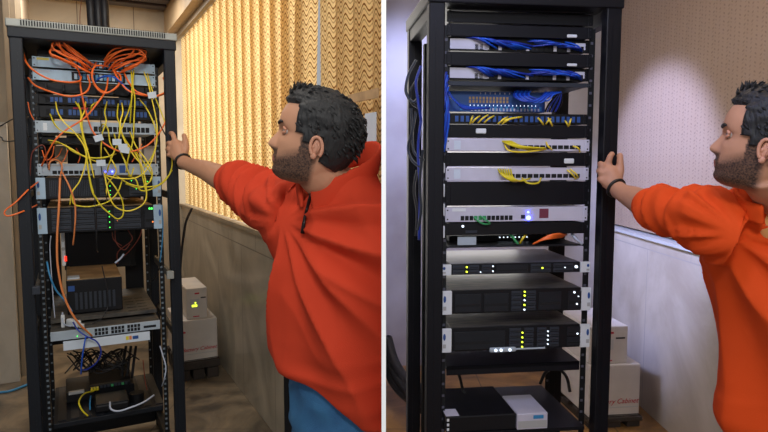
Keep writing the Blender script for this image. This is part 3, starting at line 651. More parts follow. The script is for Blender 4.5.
# lower cables
cable(RL, [(47,262,F),(50,276,G),(56,290,G),(66,302,G),(72,312,E_)], 0.0034, 'csky', 'blue_cable', 'sky blue cable by the left rail falling toward the white adapter')
cable(RL, [(55,318,.12),(53,296,.12),(50,250,.12),(51,236,F)], 0.002, 'cwhite', 'white_cable', 'thin white cable rising beside the left rail above the adapters')
cable(RL, [(73,322,.05),(78,330,.04),(86,336,.03),(97,342,.03),(101,352,.03),(97,362,.05),(88,369,.08),(83,370,.1)], 0.003, 'cblue2', 'blue_cable', 'deep blue cable looping over the white front plate')
cable(RL, [(86,336,.03),(84,346,.03),(82,360,.04),(81,374,.07)], 0.003, 'cblue', 'blue_cable', 'blue cable hanging straight over the white front plate')
cable(RL, [(102,266,.16),(107,290,.16),(108,306,.16),(102,318,.14),(92,324,.12)], 0.0022, 'cblack', 'black_cable', 'thin dark cable draped over the brown-topped unit to the switch lid', 'cable')
cable(RL, [(160,346,F),(163,356,0.05),(166,368,0.03),(164,380,0.03),(162,386,F)], 0.0026, 'cwhite', 'white_cable', 'white cable bowing past the right rail beside the bottom shelf')
wc = cable(RL, [(110,402,.10),(111,409,.05),(119,411,.03),(132,407,.03),(144,402,.05),(154,395,F)], 0.0038, 'cwhite', 'white_cable', 'thick pale cable lying in a curve over the bottom shelf', 'cable')
cable(RL, [(94,391,.27),(84,394,.22),(79,402,.12),(82,410,.10),(88,416,.10)], 0.0034, 'yellow', 'yellow_cable', 'yellow cable leaving the modem and curling down to the left', 'cable')
cable(RL, [(91,396,.25),(90,402,.2),(90,410,.16)], 0.003, 'csky', 'blue_cable', 'short sky blue cable below the yellow modem plugs', 'cable')
cable(RL, [(143,360,.2),(145,380,.2),(147,390,.2)], 0.002, 'cred', 'red_cable', 'thin red cable standing behind the right rail near the modem')
cable(RL, [(162,205,F),(163,225,F),(162,245,F),(160,262,F)], 0.002, 'csky', 'blue_cable', 'thin blue cable hanging along the right rail beside the lower server')
cable(RL, [(162,262,F),(156,276,.2),(150,284,.3)], 0.0025, 'cblack', 'black_cable', 'black cable crossing behind the right slide rail', 'cable')
random.seed(11)
for k in range(15):
    x0 = random.uniform(62, 80); pts = []
    n = random.randint(5, 7)
    for j in range(n):
        x = x0+(random.uniform(112, 138)-x0)*j/(n-1)+random.uniform(-3, 3)
        yy = 361+13*sin(k*1.3+j*1.7)*random.uniform(.5, 1)
        pts.append((x, yy, random.uniform(.24, .33)))
    cable(RL, pts, 0.0028, 'cblack', 'black_power_cord', 'black power cord tangled in the open space above the modem', 'cord', 'tangled black cords above the modem')
for x in (126, 131, 136):
    cable(RL, [(x, 346, .34), (x-2, 360, .34), (x-4, 378, .34)], 0.006, 'cblack', 'black_power_cord', 'thick black cord hanging upright behind the tangle, right of the modem', 'cord', 'upright thick cords behind the modem')
# thick cables to the ceiling, thin wall wires, floor wires
for k, x in enumerate((94, 101, 107)):
    a = RL.on(x-1, 27, 0.30); b = RL.on(x-5+k*0.5, -2, 0.36)
    o = MB().tube(spline([(a.x, .30, ZTL+0.014), (a.x*0.5+b.x*0.5, .31, (ZTL+2.05)/2), (b.x, .36, 2.1), (b.x-0.03, 0.6, 2.42), (b.x-0.03, 0.6, 2.68)]), 0.017, 0, 10).build('cable_conduit', 'cblack', None, (a.x, .3, ZTL), True, RL)
    tag(o, 'thick black conduit rising from the top of the left rack to the ceiling', 'conduit', 'black conduits above the left rack')
def wallwire(pts, r, m, lab):
    cable(RL, pts, r, m, 'wall_wire', lab, 'wire')
wallwire([(80, 26, .60), (80, 14, .60), (81, 4, .62), (82, -6, .7)], 0.0016, 'cred', 'thin reddish wire rising behind the left rack near the black conduits')
wallwire([(-120, 150, 1.76), (-50, 146, 1.76), (-4, 128, 1.76), (4, 124, 1.72), (13, 119, 1.4), (24, 116, .8), (30, 118, .4)], 0.004, 'cblack', 'black wire crossing from the pale door to the left rack, upper of two')
wallwire([(-120, 170, 1.76), (-50, 162, 1.76), (-4, 138, 1.76), (4, 141, 1.72), (13, 141, 1.4), (24, 138, .8), (30, 136, .4)], 0.004, 'cblack', 'black wire crossing from the pale door to the left rack, lower of two')
def floorcable(fr, pts, r, m, lab, n='floor_cable'):
    P = []
    for a, b in pts:
        d = ray(a, b); q = d*((r+0.001-H)/d.z); q.z += H; P.append(fr.l(q))
    tag(MB().tube(spline(P), r, 0, 6).build(n, m, None, P[0], True, fr), lab, 'cable')
floorcable(RL, [(-90, 396), (-40, 400), (-3, 393), (10, 391), (24, 386), (36, 381), (48, 378)], 0.008, 'csky', 'blue cable lying on the floor behind the left post of the left rack')
o = cable(RL, [(192, 208, 1.0), (186, 222, 1.0), (183, 240, 1.0), (181, 258, 1.0), (180, 274, 1.0)], 0.007, 'cblack', 'black_cable', 'black cable hanging from the blinds down behind the right post of the left rack')

# ------------------------------------------------------------------ battery boxes (both rooms)
def battery(fr, pxb, gpt, lowlab, uplab, pallab, tx, dep, lm='ledy'):
    yl = ground(fr, *gpt).y
    # pxb: lower box front (x0,y0,x1,y1), upper box front
    (a0, b0, a1, b1), (c0, d0, c1, d1), palh = pxb
    P = fr.on(a0, b0, yl); Q = fr.on(a1, b1, yl); zb = Q.z; w = Q.x-P.x; h = P.z-zb
    pal = thing('pallet', pallab, 'pallet', fr, (P.x, yl, 0))
    PH = zb
    n = 3
    for k in range(n): MB().bevbox(0.0+k*(w-0.07)/(n-1), 0.07+k*(w-0.07)/(n-1), -0.01, dep+0.02, 0.0 if k != 9 else 0, PH*0.55, 0.003).build('runner', 'wood', pal)
    for k in range(4): MB().bevbox(-0.01, w+0.01, -0.02+k*(dep+0.0)/3.4, 0.05+k*dep/3.4, PH*0.6, PH, 0.003).build('top_board', 'wood', pal)
    t = thing('battery_cabinet', lowlab, 'battery cabinet', fr, (P.x, yl, PH))
    MB().bevbox(0, w, 0, dep, 0, h, 0.006).build('housing', 'box', t)
    MB().box(0.01, w-0.01, -0.0016, 0.0004, h*0.17, h*0.185).build('base_line', 'glass', t)
    MB().box(0.004, w-0.004, -0.0015, 0.0004, h*0.02, h*0.035).build('base_line', 'wood', t)
    text('Battery Cabinet', w*0.135, 'red', t, (w*0.10, -0.0018, h*0.25), (pi/2, 0, 0), 0.35)
    text('MGE', w*0.07, 'red', t, (w*0.06, -0.0018, h*0.70), (pi/2, 0, 0)) if False else MB().box(w*0.05, w*0.2, -0.0016, 0, h*0.70, h*0.74).build('red_mark', 'red', t)
    c = fr.on(c0, d0, yl+0.02); d = fr.on(c1, d1, yl+0.02); w2 = d.x-c.x; h2 = c.z-(PH+h)
    t = thing('backup_power_supply', uplab, 'backup power supply', fr, (c.x, yl+0.02, PH+h))
    MB().bevbox(0, w2, 0, dep*0.93, 0, h2, 0.006).build('housing', 'box', t)
    pn = MB().bevbox(w2*0.18, w2*0.62, -0.003, 0.0005, h2*0.38, h2*0.66, 0.001).build('display_panel', 'glass', t)
    MB().box(w2*0.25, w2*0.5, -0.0042, -0.003, h2*0.40, h2*0.47).build('screen_light', lm, pn)
    MB().cyl((w2*0.42, -0.0045, h2*0.53), (w2*0.42, -0.003, h2*0.53), 0.005).build('indicator_light', lm, pn)
    MB().box(w2*0.4, w2*0.62, -0.0016, 0.0002, h2*0.80, h2*0.85).build('red_mark', 'red', t)
    MB().box(w2*0.68, w2*0.92, -0.0016, 0.0002, h2*0.66, h2*0.70).build('print_mark', 'black2', t)
    MB().box(w2*0.3, w2*0.6, -0.0016, 0.0002, h2*0.07, h2*0.10).build('red_mark', 'red', t)
battery(RL, ((177, 322, 218, 357.5), (186, 289, 208, 326), 0), (198, 379), 'off-white battery cabinet with red lettering on a pallet behind the left rack', 'off-white upright power supply with lit screen on the cabinet behind the left rack',
        'dark low pallet under the battery cabinet, left room', 0, 0.42)
battery(RR, ((590, 366, 639, 415), (590, 327, 627, 366), 0), (612, 427), 'pale battery cabinet with faint lettering beside the right post of the right rack', 'pale power supply with small white lights on the cabinet beside the right rack',
        'dark pallet under the battery cabinet beside the right rack', 0, 0.42, 'ledw')
# ------------------------------------------------------------------ right rack equipment
CX = 520
def barR(a, b, lab, tagx=None, tagy=None, tagtxt='white tag'):
    u = Unit(RR, 'blank_panel', lab, 'blank panel', CX, a, b, RPR, HR, 0.05, 'rack_dark', 'rack_dark', True)
    if tagx:
        p = RR.on(tagx, tagy, RPR-0.006)
        MB().bevbox(p.x-0.017, p.x+0.017, -0.0085, -0.0035, max(0.004, p.z-u.z0-0.008), p.z-u.z0+0.008, 0.003).build('white_tag', 'white', u.t)
    return u
barR(3, 12, 'plain black blank panel at the very top of the right rack')
barR(13, 24.5, 'plain black blank panel second from the top of the right rack')
barR(25.5, 38, 'black cable duct panel with white tag, above the upper blue cable row', 572, 37)
BLU = [((38, 52), (54.5, 68), 'upper'), ((68.5, 81.5), None, 'lower')]
def bluepanel(a, b, which):
    u = Unit(RR, 'network_patch_panel', 'patch panel crowded with blue cables, %s of the two rows in the right rack' % which, 'patch panel', CX, a, b, RPR+0.02, HR, 0.08, 'black', 'black', True)
    for j in range(24): MB().box(u.X(0.2+j*0.032), u.X(0.2+j*0.032+0.022), -0.006, -0.004, u.h*0.1, u.h*0.5).build('network_port', 'silver2' if j in (2, 5, 11, 17, 20) else 'slot', u.t)
    u.box('label_plate', 'silver2', 0.03, 0.30, 0.12, 0.88, 0.002); u.box('label_plate', 'silver2', 0.9, 0.975, 0.25, 0.75, 0.001)
    rnd = random.Random(a)
    for side in (0, 1):
        for j in range(19):
            if side == 0: u0, v0, u1, v1 = 0.14+0.010*j, 0.97-0.015*j, 0.30+0.017*j, 0.18+rnd.uniform(0, .3)
            else: u0, v0, u1, v1 = 0.95-0.009*j, 0.12+0.026*j, 0.84-0.0155*j, 0.62+rnd.uniform(-.2, .25)
            P = [Vector((u.X(u0), -0.003, u.h*v0)), Vector((u.X((u0*2+u1)/3), -0.022-rnd.uniform(0, .008), u.h*(v0*0.7+v1*0.3+0.05))), Vector((u.X((u0+2*u1)/3), -0.024, u.h*(v0*.3+v1*.7))), Vector((u.X(u1), -0.004, u.h*v1))]
            P = [RR.l(u.t.matrix_basis @ q) if False else Vector((q.x, q.y+u.yl, q.z+u.z0)) for q in P]
            o = MB().tube(spline(P, 5), 0.0030, 0, 5).build('blue_patch_cable', 'cblue' if j % 2 else 'cblue2', None, P[0], True, RR)
            tag(o, 'short blue cable in the %s blue patch row of the right rack' % which, 'cable', 'blue cables of the %s patch row' % which)
bluepanel(38.6, 52.4, 'upper')
barR(53, 66.8, 'black cable duct panel with white tag, between the two blue cable rows', 572, 66)
bluepanel(67.4, 81, 'lower')
u = Unit(RR, 'steel_shelf', 'grey steel shelf edge under the lower blue cable row', 'shelf', CX, 82, 87, RPR, HR, 0.26, 'bay', 'black2', True)
# open chassis with blue board
u = Unit(RR, 'open_network_chassis', 'open chassis with rows of sockets and blue cables under the steel shelf', 'network chassis', 505, 91.5, 112.5, RPR+0.06, 0.165, 0.2, 'badge', 'black', False, xs=-0.055)
u.grid('socket_row', 'silver2', 0.22, 0.95, 0.04, 0.2, 20, 1, 0.5); u.grid('socket_row', 'ledw', 0.2, 0.92, 0.28, 0.36, 18, 1, 0.9)
u.grid('socket_row', 'brown', 0.2, 0.62, 0.42, 0.74, 12, 2, 0.4); u.grid('socket_row', 'silver2', 0.3, 0.75, 0.84, 0.94, 9, 1, 0.8)
u.grid('socket_row', 'csky', 0.1, 0.98, 0.06, 0.30, 15, 1, 0.6)
bl = 'blue cable hanging in loops around the open chassis of the right rack'; bg = 'blue cables round the open chassis'
rnd = random.Random(5)
for k in range(8):
    x = 516+k*2.2; cable(RR, [(x, 90, .10), (x-2, 96, .07), (x+8+k, 101+rnd.uniform(-2, 2), .05), (x+22, 99-k*0.6, .05), (x+30, 92, .08)], 0.0028, 'cblue' if k % 2 else 'cblue2', 'blue_cable', bl, 'cable', bg)
for k in range(7):
    cable(RR, [(545+k*2, 112, .10), (549+k*2, 104, .09), (556+k, 96, .08), (560, 91, .08)], 0.0028, 'cblue2' if k % 2 else 'black', 'blue_cable', bl, 'cable', bg)
for k in range(9):
    cable(RR, [(447-k % 3, 86+k, .09), (449+k, 94+k, .06), (455+k*1.2, 101+k, .06), (466+k*3, 108, .08)], 0.003, 'cblue' if k % 2 else 'cblue2', 'blue_cable', bl, 'cable', bg)
u = Unit(RR, 'network_patch_panel', 'dark blue patch panel with short yellow cables, above the left-tagged duct', 'patch panel', CX, 113.5, 124.5, RPR+0.015, HR, 0.08, 'black', 'black', True)
u.grid('port_row', 'badge', 0.06, 0.95, 0.15, 0.8, 24, 1, 0.4)
yl2 = 'short yellow cable stub in the patch panel under the open chassis of the right rack'
for (a, b, c, d) in ((470, 124, 473, 116), (472, 123, 480, 116), (478, 123, 488, 115), (484, 123, 494, 116), (498, 124, 508, 117), (502, 124, 514, 118), (500, 122, 522, 117), (538, 118, 544, 126), (548, 118, 553, 128), (546, 124, 551, 119), (565, 121, 569, 128), (571, 119, 569, 127)):
    cable(RR, [(a, b, .06), ((a+c)/2, (b+d)/2-1, .045), (c, d, .07)], 0.003, 'yellow2', 'yellow_cable', yl2, 'cable', 'yellow stubs of the right rack patch panel', n=4)
barR(124.8, 138, 'black cable duct panel with a white tag at its left, above the white switches', 481, 131)
def yswitch(a, b, lab, ys, yg):
    u = Unit(RR, 'network_switch', lab, 'network switch', CX, a, b, RPR, HR, 0.25, 'silver2', 'silver2', True)
    for j in range(12): u.box('port_pair', 'slot', 0.44+j*0.042, 0.44+j*0.042+0.035, 0.2, 0.5, 0.0006)
    u.box('label_strip', 'paper', 0.055, 0.10, 0.15, 0.85, 0.0008)
    for c in ys: cable(RR, c, 0.0028, 'yellow2' if len(c) % 2 else 'yellow', 'yellow_cable', yg[0], 'cable', yg[1])
yswitch(139, 151.5, 'pale switch with yellow cables between the two lower tagged ducts, right rack',
    [[(502+k*1.2, 141, .06), (508+k*2, 144+k*.3, .03), (520+k*3, 148, .03), (530+k*2.2, 150-k*.3, .055)] for k in range(8)]+[[(552, 150, .05), (548, 146, .04), (546, 142, .06)], [(573, 146, .05), (578, 148, .04), (580, 152, .055)], [(504, 142, .06), (508, 150, .03), (520, 152, .03), (535, 151, .03), (546, 149, .055)]],
    ('yellow cable fanned across the upper pale switch of the right rack', 'yellow cables on the upper pale switch'))
barR(152.2, 166.5, 'black cable duct panel with white tag, between the two pale switches', 569, 161)
yswitch(167.4, 180.5, 'pale switch with a drooping yellow cable loop, above the wide black panel',
    [[(498+k*2.5, 169, .06), (502+k*2.2, 175+k*.5, .03), (512+k*1.6, 181, .03), (520+k*2, 181-k*.5, .055)] for k in range(6)]+[[(522, 178, .05), (528, 183, .025), (538, 183, .025), (541, 178, .055)], [(567, 170, .05), (572, 174, .04), (576, 179, .055)], [(570, 169, .05), (576, 174, .04), (578, 178, .055)]],
    ('yellow cable looping over the lower pale switch of the right rack', 'yellow cables on the lower pale switch'))
barR(181.3, 205.5, 'wide plain black panel above the switch with the blue light')
u = Unit(RR, 'network_switch', 'lilac-white switch with a bright blue light and dark red square, right rack', 'network switch', CX, 206.5, 221.5, RPR, HR, 0.25, 'silver2', 'silver2', True)
for j in range(12): u.box('network_port', 'slot' if j not in (3, 4, 5) else 'cgreen', 0.105+j*0.0305, 0.13+j*0.0305, 0.12, 0.42, 0.0007)
u.box('network_port', 'slot', 0.525, 0.555, 0.2, 0.45, 0.0007); u.box('square_sticker', 'darkred', 0.655, 0.72, 0.22, 0.85, 0.0007); u.box('name_label', 'white', 0.045, 0.14, 0.72, 0.92, 0.0007)
u.led('ledb', 0.577, 0.25, 0.0075, -0.0065); u.led('ledb', 0.575, 0.62, 0.0035)
cable(RR, [(474, 217, .055), (478, 221, .04), (484, 224, .04), (490, 224, .05)], 0.003, 'cgreen', 'green_cable', 'green cable plugged under the switch with the blue light')
cable(RR, [(480, 216, .055), (486, 220, .04), (490, 223, .04)], 0.003, 'cgreen', 'green_cable', 'short green cable beside the other at the blue-lit switch')
u = Unit(RR, 'network_module', 'black slim module with one white light under the lilac-white switch', 'network module', CX, 222.3, 234.5, RPR, HR, 0.25, 'black', 'black', True)
u.led('ledw', 0.12, 0.75, 0.004); u.box('name_label', 'bay', 0.14, 0.22, 0.2, 0.4, 0.0006)
u = Unit(RR, 'open_tray', 'open tray holding green, yellow and orange cable ends, right rack', 'tray', CX, 244.5, 247, RPR+0.01, HR, 0.2, 'black2', 'black2', True)
u2 = Unit(RR, 'network_module', 'recessed black module with a row of small white lights behind the open tray', 'network module', 524, 234.5, 242, RPR+0.12, 0.2, 0.1, 'black', 'black', False)
for j in range(8): u2.led('ledw', 0.45+j*0.035, 0.7, 0.0022)
u.box('name_label', 'silver', 0.09, 0.22, 1.2, 4.5, 0.002)
cable(RR, [(510, 234, .08), (514, 239, .06), (518, 244, .06)], 0.004, 'cgreen', 'green_cable', 'green cable end in the open tray of the right rack, left of the yellow one')
cable(RR, [(515, 242, .08), (514, 238, .06), (511, 235, .08)], 0.004, 'cgreen', 'green_cable', 'second green cable end in the open tray of the right rack')
cable(RR, [(520, 243, .08), (523, 238, .06), (526, 235, .08)], 0.004, 'yellow2', 'yellow_cable', 'yellow cable end in the open tray between green and orange')
for k in range(6): cable(RR, [(533+k*.8, 244-k*.3, .07), (542+k, 240-k*.7, .05), (553+k*.8, 238-k*.8, .05), (562+k*.9, 237-k*.5, .08)], 0.0035, 'orange', 'orange_cable', 'orange cable end fanned in the open tray of the right rack', 'cable', 'orange cable fan in the open tray')
cable(RR, [(572, 234, .08), (576, 239, .06), (582, 244, .06)], 0.005, 'cwhite', 'white_cable', 'pale cable end at the right of the open tray')
def serverR(lab, a, b, leds, bays, dep=0.3, top='lidgrey', out=0.0, nm='rack_server'):
    return server(RR, lab, CX, a, b, RPR-out, HR+0.004, dep, 'white', top, bays, leds, None, nm)
u = serverR('thin rack server with a grey reflective lid under the open tray', 262.5, 273.5,
    [(0.155, 0.3, 'ledy', .003), (0.155, 0.72, 'ledy', .003), (0.25, 0.25, 'ledw', .002), (0.335, 0.3, 'ledw', .0025), (0.335, 0.75, 'ledw', .0025), (0.68, 0.5, 'ledy', .003), (0.84, 0.5, 'ledw', .002), (0.92, 0.55, 'ledw', .005)],
    [(0.06, 0.14, 2, 'h'), (0.17, 0.24, 2, 'h'), (0.26, 0.32, 2, 'h'), (0.36, 0.58, 1, 'n'), (0.6, 0.74, 2, 'h'), (0.76, 0.9, 2, 'h')])
u = serverR('rack server with three wide dark bays and white ears, upper of two big servers', 288.5, 312,
    [(0.55, .12+.2*k, 'ledy' if k % 2 else 'ledw', .003) for k in range(4)]+[(0.55, .88, 'ledy', .0028), (0.9, .8, 'ledw', .0035), (0.93, .62, 'ledw', .002), (0.92, .3, 'ledw', .003)],
    [(0.07, 0.25, 1, 'n'), (0.27, 0.44, 1, 'n'), (0.46, 0.53, 4, 'h'), (0.565, 0.63, 4, 'h'), (0.65, 0.81, 1, 'n'), (0.86, 0.97, 1, 'n')], 0.34, 'dusty', 0.012)
u = serverR('rack server with a long plain bezel and white ears, lower of two big servers', 325.5, 349,
    [(0.54, .12+.2*k, 'ledy', .0028) for k in range(4)]+[(0.72, .2+.18*k, 'ledw', .0025) for k in range(4)]+[(0.93, .6, 'ledw', .003)],
    [(0.07, 0.42, 1, 'n'), (0.45, 0.53, 4, 'h'), (0.555, 0.62, 4, 'h'), (0.645, 0.71, 4, 'h'), (0.735, 0.80, 4, 'h'), (0.86, 0.97, 2, 'n')], 0.34, 'dusty', 0.012)
# handle with lights under the lower server
a = RR.on(492, 351, 0.03); b = RR.on(546, 347, 0.03); z = (a.z+b.z)/2-0.003
t = thing('pull_handle', 'pale bar handle with three white lights under the lower big server', 'handle', RR, (a.x, 0.04, z-0.008))
MB().tube([(0, 0, 0.008), (b.x-a.x, 0, 0.008), (b.x-a.x, 0.012, 0.014), (b.x-a.x, 0.02, 0.018)], 0.003, 0, 8).bevbox(-0.006, 0.085, -0.006, 0.006, 0, 0.016, 0.005).build('bar', 'silver', t)
for x in (0.014, 0.032, 0.062): MB().cyl((x, -0.008, 0.008), (x, -0.005, 0.008), 0.005).build('indicator_light', 'ledw', t)
p = RR.on(CX, 364, 0.06)
t = thing('rack_shelf', 'empty black shelf under the lower big server, right rack', 'shelf', RR, (0, RPR, p.z))
MB().bevbox(-HR+0.01, HR-0.01, 0, 0.35, -0.012, 0, 0.001).bevbox(-HR+0.01, HR-0.01, 0, 0.008, -0.03, 0.0, 0.001).bevbox(-HR+0.01, HR-0.01, 0.34, 0.35, -0.10, 0.0, 0.001).build('shelf_plate', 'rack_dark', t)
p = RR.on(CX, 419, 0.06); zz = RR.on(CX, 417, 0.0).z
t = thing('rack_shelf', 'lowest black shelf of the right rack, carrying the black unit', 'shelf', RR, (0, RPR-0.05, zz-0.05))
MB().bevbox(-HR+0.01, HR-0.01, 0, 0.38, -0.012, 0, 0.001).build('shelf_plate', 'rack_dark', t)
q = RR.on(446, 408, RPR-0.04); q2 = RR.on(513, 408, RPR-0.04)
t = thing('network_unit', 'black unit with a pale label and three white marks, bottom of the right rack', 'network unit', RR, (q.x, RPR-0.045, zz-0.05))
MB().bevbox(0, q2.x-q.x+0.01, 0, 0.25, 0, 0.055, 0.004).build('housing', 'black', t)
MB().bevbox(0.0, 0.045, 0.005, 0.06, 0.055, 0.0565, 0.0005).build('printed_label', 'silver2', t)
for k in range(3): MB().bevbox(0.002, 0.010, -0.002, 0.002, 0.008+k*0.016, 0.017+k*0.016, 0.001).build('white_mark', 'white', t)
t = thing('router_box', 'silver box with teal sticker beside the black unit, bottom of the right rack', 'router', RR, (q2.x+0.012, RPR-0.05, zz-0.05))
MB().bevbox(0, 0.105, 0, 0.16, 0, 0.055, 0.003).build('housing', 'silver2', t)
MB().box(0.055, 0.09, -0.001, 0.001, 0.036, 0.048).build('teal_sticker', 'csky', t)
MB().box(0.003, 0.102, -0.0008, 0.001, 0.006, 0.03).build('front_band', 'glass', t)
cable(RR, [(455, 366, .3), (460, 378, .25), (463, 390, .22), (469, 402, .2)], 0.006, 'cblack', 'black_cable', 'black cable running down behind the left rail above the bottom unit')
cable(RR, [(540, 384, .3), (546, 372, .3), (556, 368, .3), (566, 376, .28), (570, 392, .25)], 0.006, 'cblack', 'black_cable', 'black cable arching at the right behind the bottom silver box')
# left-hand cables beside the right rack
gl = 'grey-blue cable looping outside the left rear post of the right rack'
for k, c in enumerate([[(416, 60, 0.225), (408, 76, 0.210), (406, 92, 0.200), (413, 102, 0.190), (420, 96, 0.190)], [(418, 78, 0.200), (410, 92, 0.200), (412, 103, 0.200), (419, 108, 0.200)], [(421, 66, 0.175), (416, 82, 0.175), (418, 100, 0.175), (421, 120, 0.175)],
    [(411, 108, 0.210), (412, 128, 0.210), (414, 152, 0.200), (424, 160, 0.175)], [(416, 112, 0.200), (412, 132, 0.200), (408, 148, 0.210), (412, 160, 0.200), (421, 168, 0.180)],
    [(417, 170, 0.200), (414, 190, 0.200), (417, 212, 0.200), (416, 236, 0.200)], [(421, 120, 0.175), (418, 150, 0.185), (420, 190, 0.185), (419, 240, 0.185)], [(423, 150, 0.165), (420, 180, 0.175), (421, 210, 0.175), (418, 230, 0.185)]]):
    cable(RR, c, 0.0048, ('bay', 'cblack', 'cblue2', 'bay')[k % 4], 'side_cable', gl, 'cable', 'cables looping outside the right rack')
for k in range(6):
    cable(RR, [(446.5+k % 3, 72+k*3, .05), (444+k % 2, 84+k*3, .045), (447+k % 3, 98+k*4, .04), (443+k % 2, 112+k*8, .05)], 0.0035, 'cblue' if k % 2 else 'cblue2', 'blue_cable', 'blue cable bundled upright between the left post and rail of the right rack', 'cable', 'upright blue bundle at the left rail')
for k, (yy0, yy1) in enumerate(((30, 42), (126, 142), (163, 173), (184, 197), (204, 216), (226, 238))):
    p = RR.on(443.5, yy0, .048); q = RR.on(443.5, yy1, .048)
    tag(MB().bevbox(p.x-0.007, p.x+0.005, .048, .056, q.z, p.z, 0.002).build('white_clip', 'white', None, (p.x, .048, q.z), fr=RR), 'white clip plate between the left post and the left rail of the right rack', 'clip', 'white clips at the left rail')
for k, c in enumerate([[(384.9, 346), (391, 368), (400, 384), (412, 396), (424, 404)], [(385.2, 356), (389, 376), (398, 390), (412, 402), (426, 412)], [(385, 338), (392, 362), (404, 380), (416, 388), (430, 396)]]):
    P = []
    for j, (a, b) in enumerate(c):
        d = ray(a+2.2, b); Y = 3.45-0.12*j; q = d*(Y/d.y); q.z = max(q.z+H, 0.03); P.append(WR.l(q))
    tag(MB().tube(spline(P), 0.03, 0, 12).build('thick_hose', 'cblack', None, P[0], True, WR), 'thick black cable hose curving down to the floor left of the right rack', 'cable', 'thick black hoses at the floor')
# ------------------------------------------------------------------ people
def attr_mat(name, base, stops, rough, nz=90.0, sss=0.0):
    """base colour plus masks stored per vertex: [(attribute, colour, noisy)]"""
    m = bpy.data.materials.new(name); m.use_nodes = True; nt = m.node_tree; b = nt.nodes['Principled BSDF']
    b.inputs['Roughness'].default_value = rough; b.inputs['Specular IOR Level'].default_value = 0.35
    tc = nt.nodes.new('ShaderNodeTexCoord'); n0 = nt.nodes.new('ShaderNodeTexNoise'); n0.inputs['Scale'].default_value = 14; nt.links.new(tc.outputs['Object'], n0.inputs['Vector'])
    mx = nt.nodes.new('ShaderNodeMixRGB'); mx.inputs[1].default_value = (*lin(base), 1); mx.inputs[2].default_value = (*lin(tuple(v*0.9 for v in base)), 1)
    nt.links.new(n0.outputs['Fac'], mx.inputs[0]); cur = mx.outputs[0]
    for (an, col, noisy) in stops:
        a = nt.nodes.new('ShaderNodeAttribute'); a.attribute_name = an; f = a.outputs['Fac']
        if noisy:
            n = nt.nodes.new('ShaderNodeTexNoise'); n.inputs['Scale'].default_value = nz; n.inputs['Detail'].default_value = 3; nt.links.new(tc.outputs['Object'], n.inputs['Vector'])
            q = nt.nodes.new('ShaderNodeMath'); q.operation = 'MULTIPLY_ADD'; nt.links.new(n.outputs['Fac'], q.inputs[0]); q.inputs[1].default_value = 0.9; q.inputs[2].default_value = 0.42
            r = nt.nodes.new('ShaderNodeMath'); r.operation = 'MULTIPLY'; r.use_clamp = True; nt.links.new(f, r.inputs[0]); nt.links.new(q.outputs[0], r.inputs[1]); f = r.outputs[0]
        x = nt.nodes.new('ShaderNodeMixRGB'); nt.links.new(f, x.inputs[0]); nt.links.new(cur, x.inputs[1]); x.inputs[2].default_value = (*lin(col), 1); cur = x.outputs[0]
    nt.links.new(cur, b.inputs['Base Color']); return m
M['skin'] = attr_mat('skin', (192, 140, 110), [('lip', (156, 96, 84), False), ('beard', (48, 36, 32), True)], 0.55, 260.0)
M['skinear'] = mat('ear_skin', (190, 134, 108), 0.55, var=0.08)
M['hair'] = mat('hair_black_brown', (13, 12, 14), 0.6, var=0.4, vscale=40, bump=0.8, bscale=160, stretch=(1, 1, 0.3))
M['shirtL'] = mat('sweatshirt_red', (192, 60, 34), 0.85, var=0.06, vscale=3, bump=0.25, bscale=500, spec=0.2)
M['shirtR'] = mat('sweatshirt_orange_red', (214, 74, 22), 0.85, var=0.05, vscale=3, bump=0.25, bscale=500, spec=0.2)
M['undershirt'] = mat('undershirt_orange', (226, 120, 60), 0.8)
M['undershirt2'] = mat('undershirt_yellow_tan', (226, 176, 110), 0.8)
M['denim'] = mat('denim_blue', (52, 108, 152), 0.8, rgb2=(38, 84, 128), vscale=9, bump=0.4, bscale=300)
M['zip'] = mat('zip_dark', (34, 26, 28), 0.4, 0.5)
M['eye'] = mat('eye_white', (176, 160, 150), 0.3); M['iris'] = mat('iris_dark', (30, 20, 16), 0.2)
M['shoe'] = mat('shoe_black', (26, 26, 28), 0.5)
M['band'] = mat('wristband_black', (16, 14, 14), 0.5)

def interp(tab, z):
    if z <= tab[0][0]: return tab[0][1]
    for (a, u), (b, v) in zip(tab, tab[1:]):
        if z <= b:
            t = (z-a)/(b-a); t = t*t*(3-2*t)*0.5+t*0.5; return u+(v-u)*t
    return tab[-1][1]
FR = [(0, .24), (.03, .32), (.08, .362), (.13, .37), (.165, .352), (.20, .375), (.225, .365), (.25, .385), (.30, .372), (.36, .375), (.45, .36), (.53, .352), (.58, .385), (.63, .395), (.72, .388), (.80, .36), (.88, .295), (.94, .20), (.98, .10), (1.0, .0)]
BK = [(0, .02), (.06, -.04), (.15, -.17), (.25, -.29), (.35, -.37), (.45, -.42), (.58, -.455), (.7, -.45), (.8, -.41), (.9, -.31), (.96, -.19), (1.0, -.06)]
WD = [(0, .12), (.05, .19), (.12, .235), (.2, .265), (.3, .29), (.42, .315), (.55, .325), (.68, .33), (.78, .31), (.88, .245), (.95, .15), (1.0, .02)]
NS = [(.30, 0), (.332, .02), (.352, .07), (.378, .094), (.41, .092), (.45, .072), (.49, .052), (.53, .034), (.57, .012), (.6, 0)]
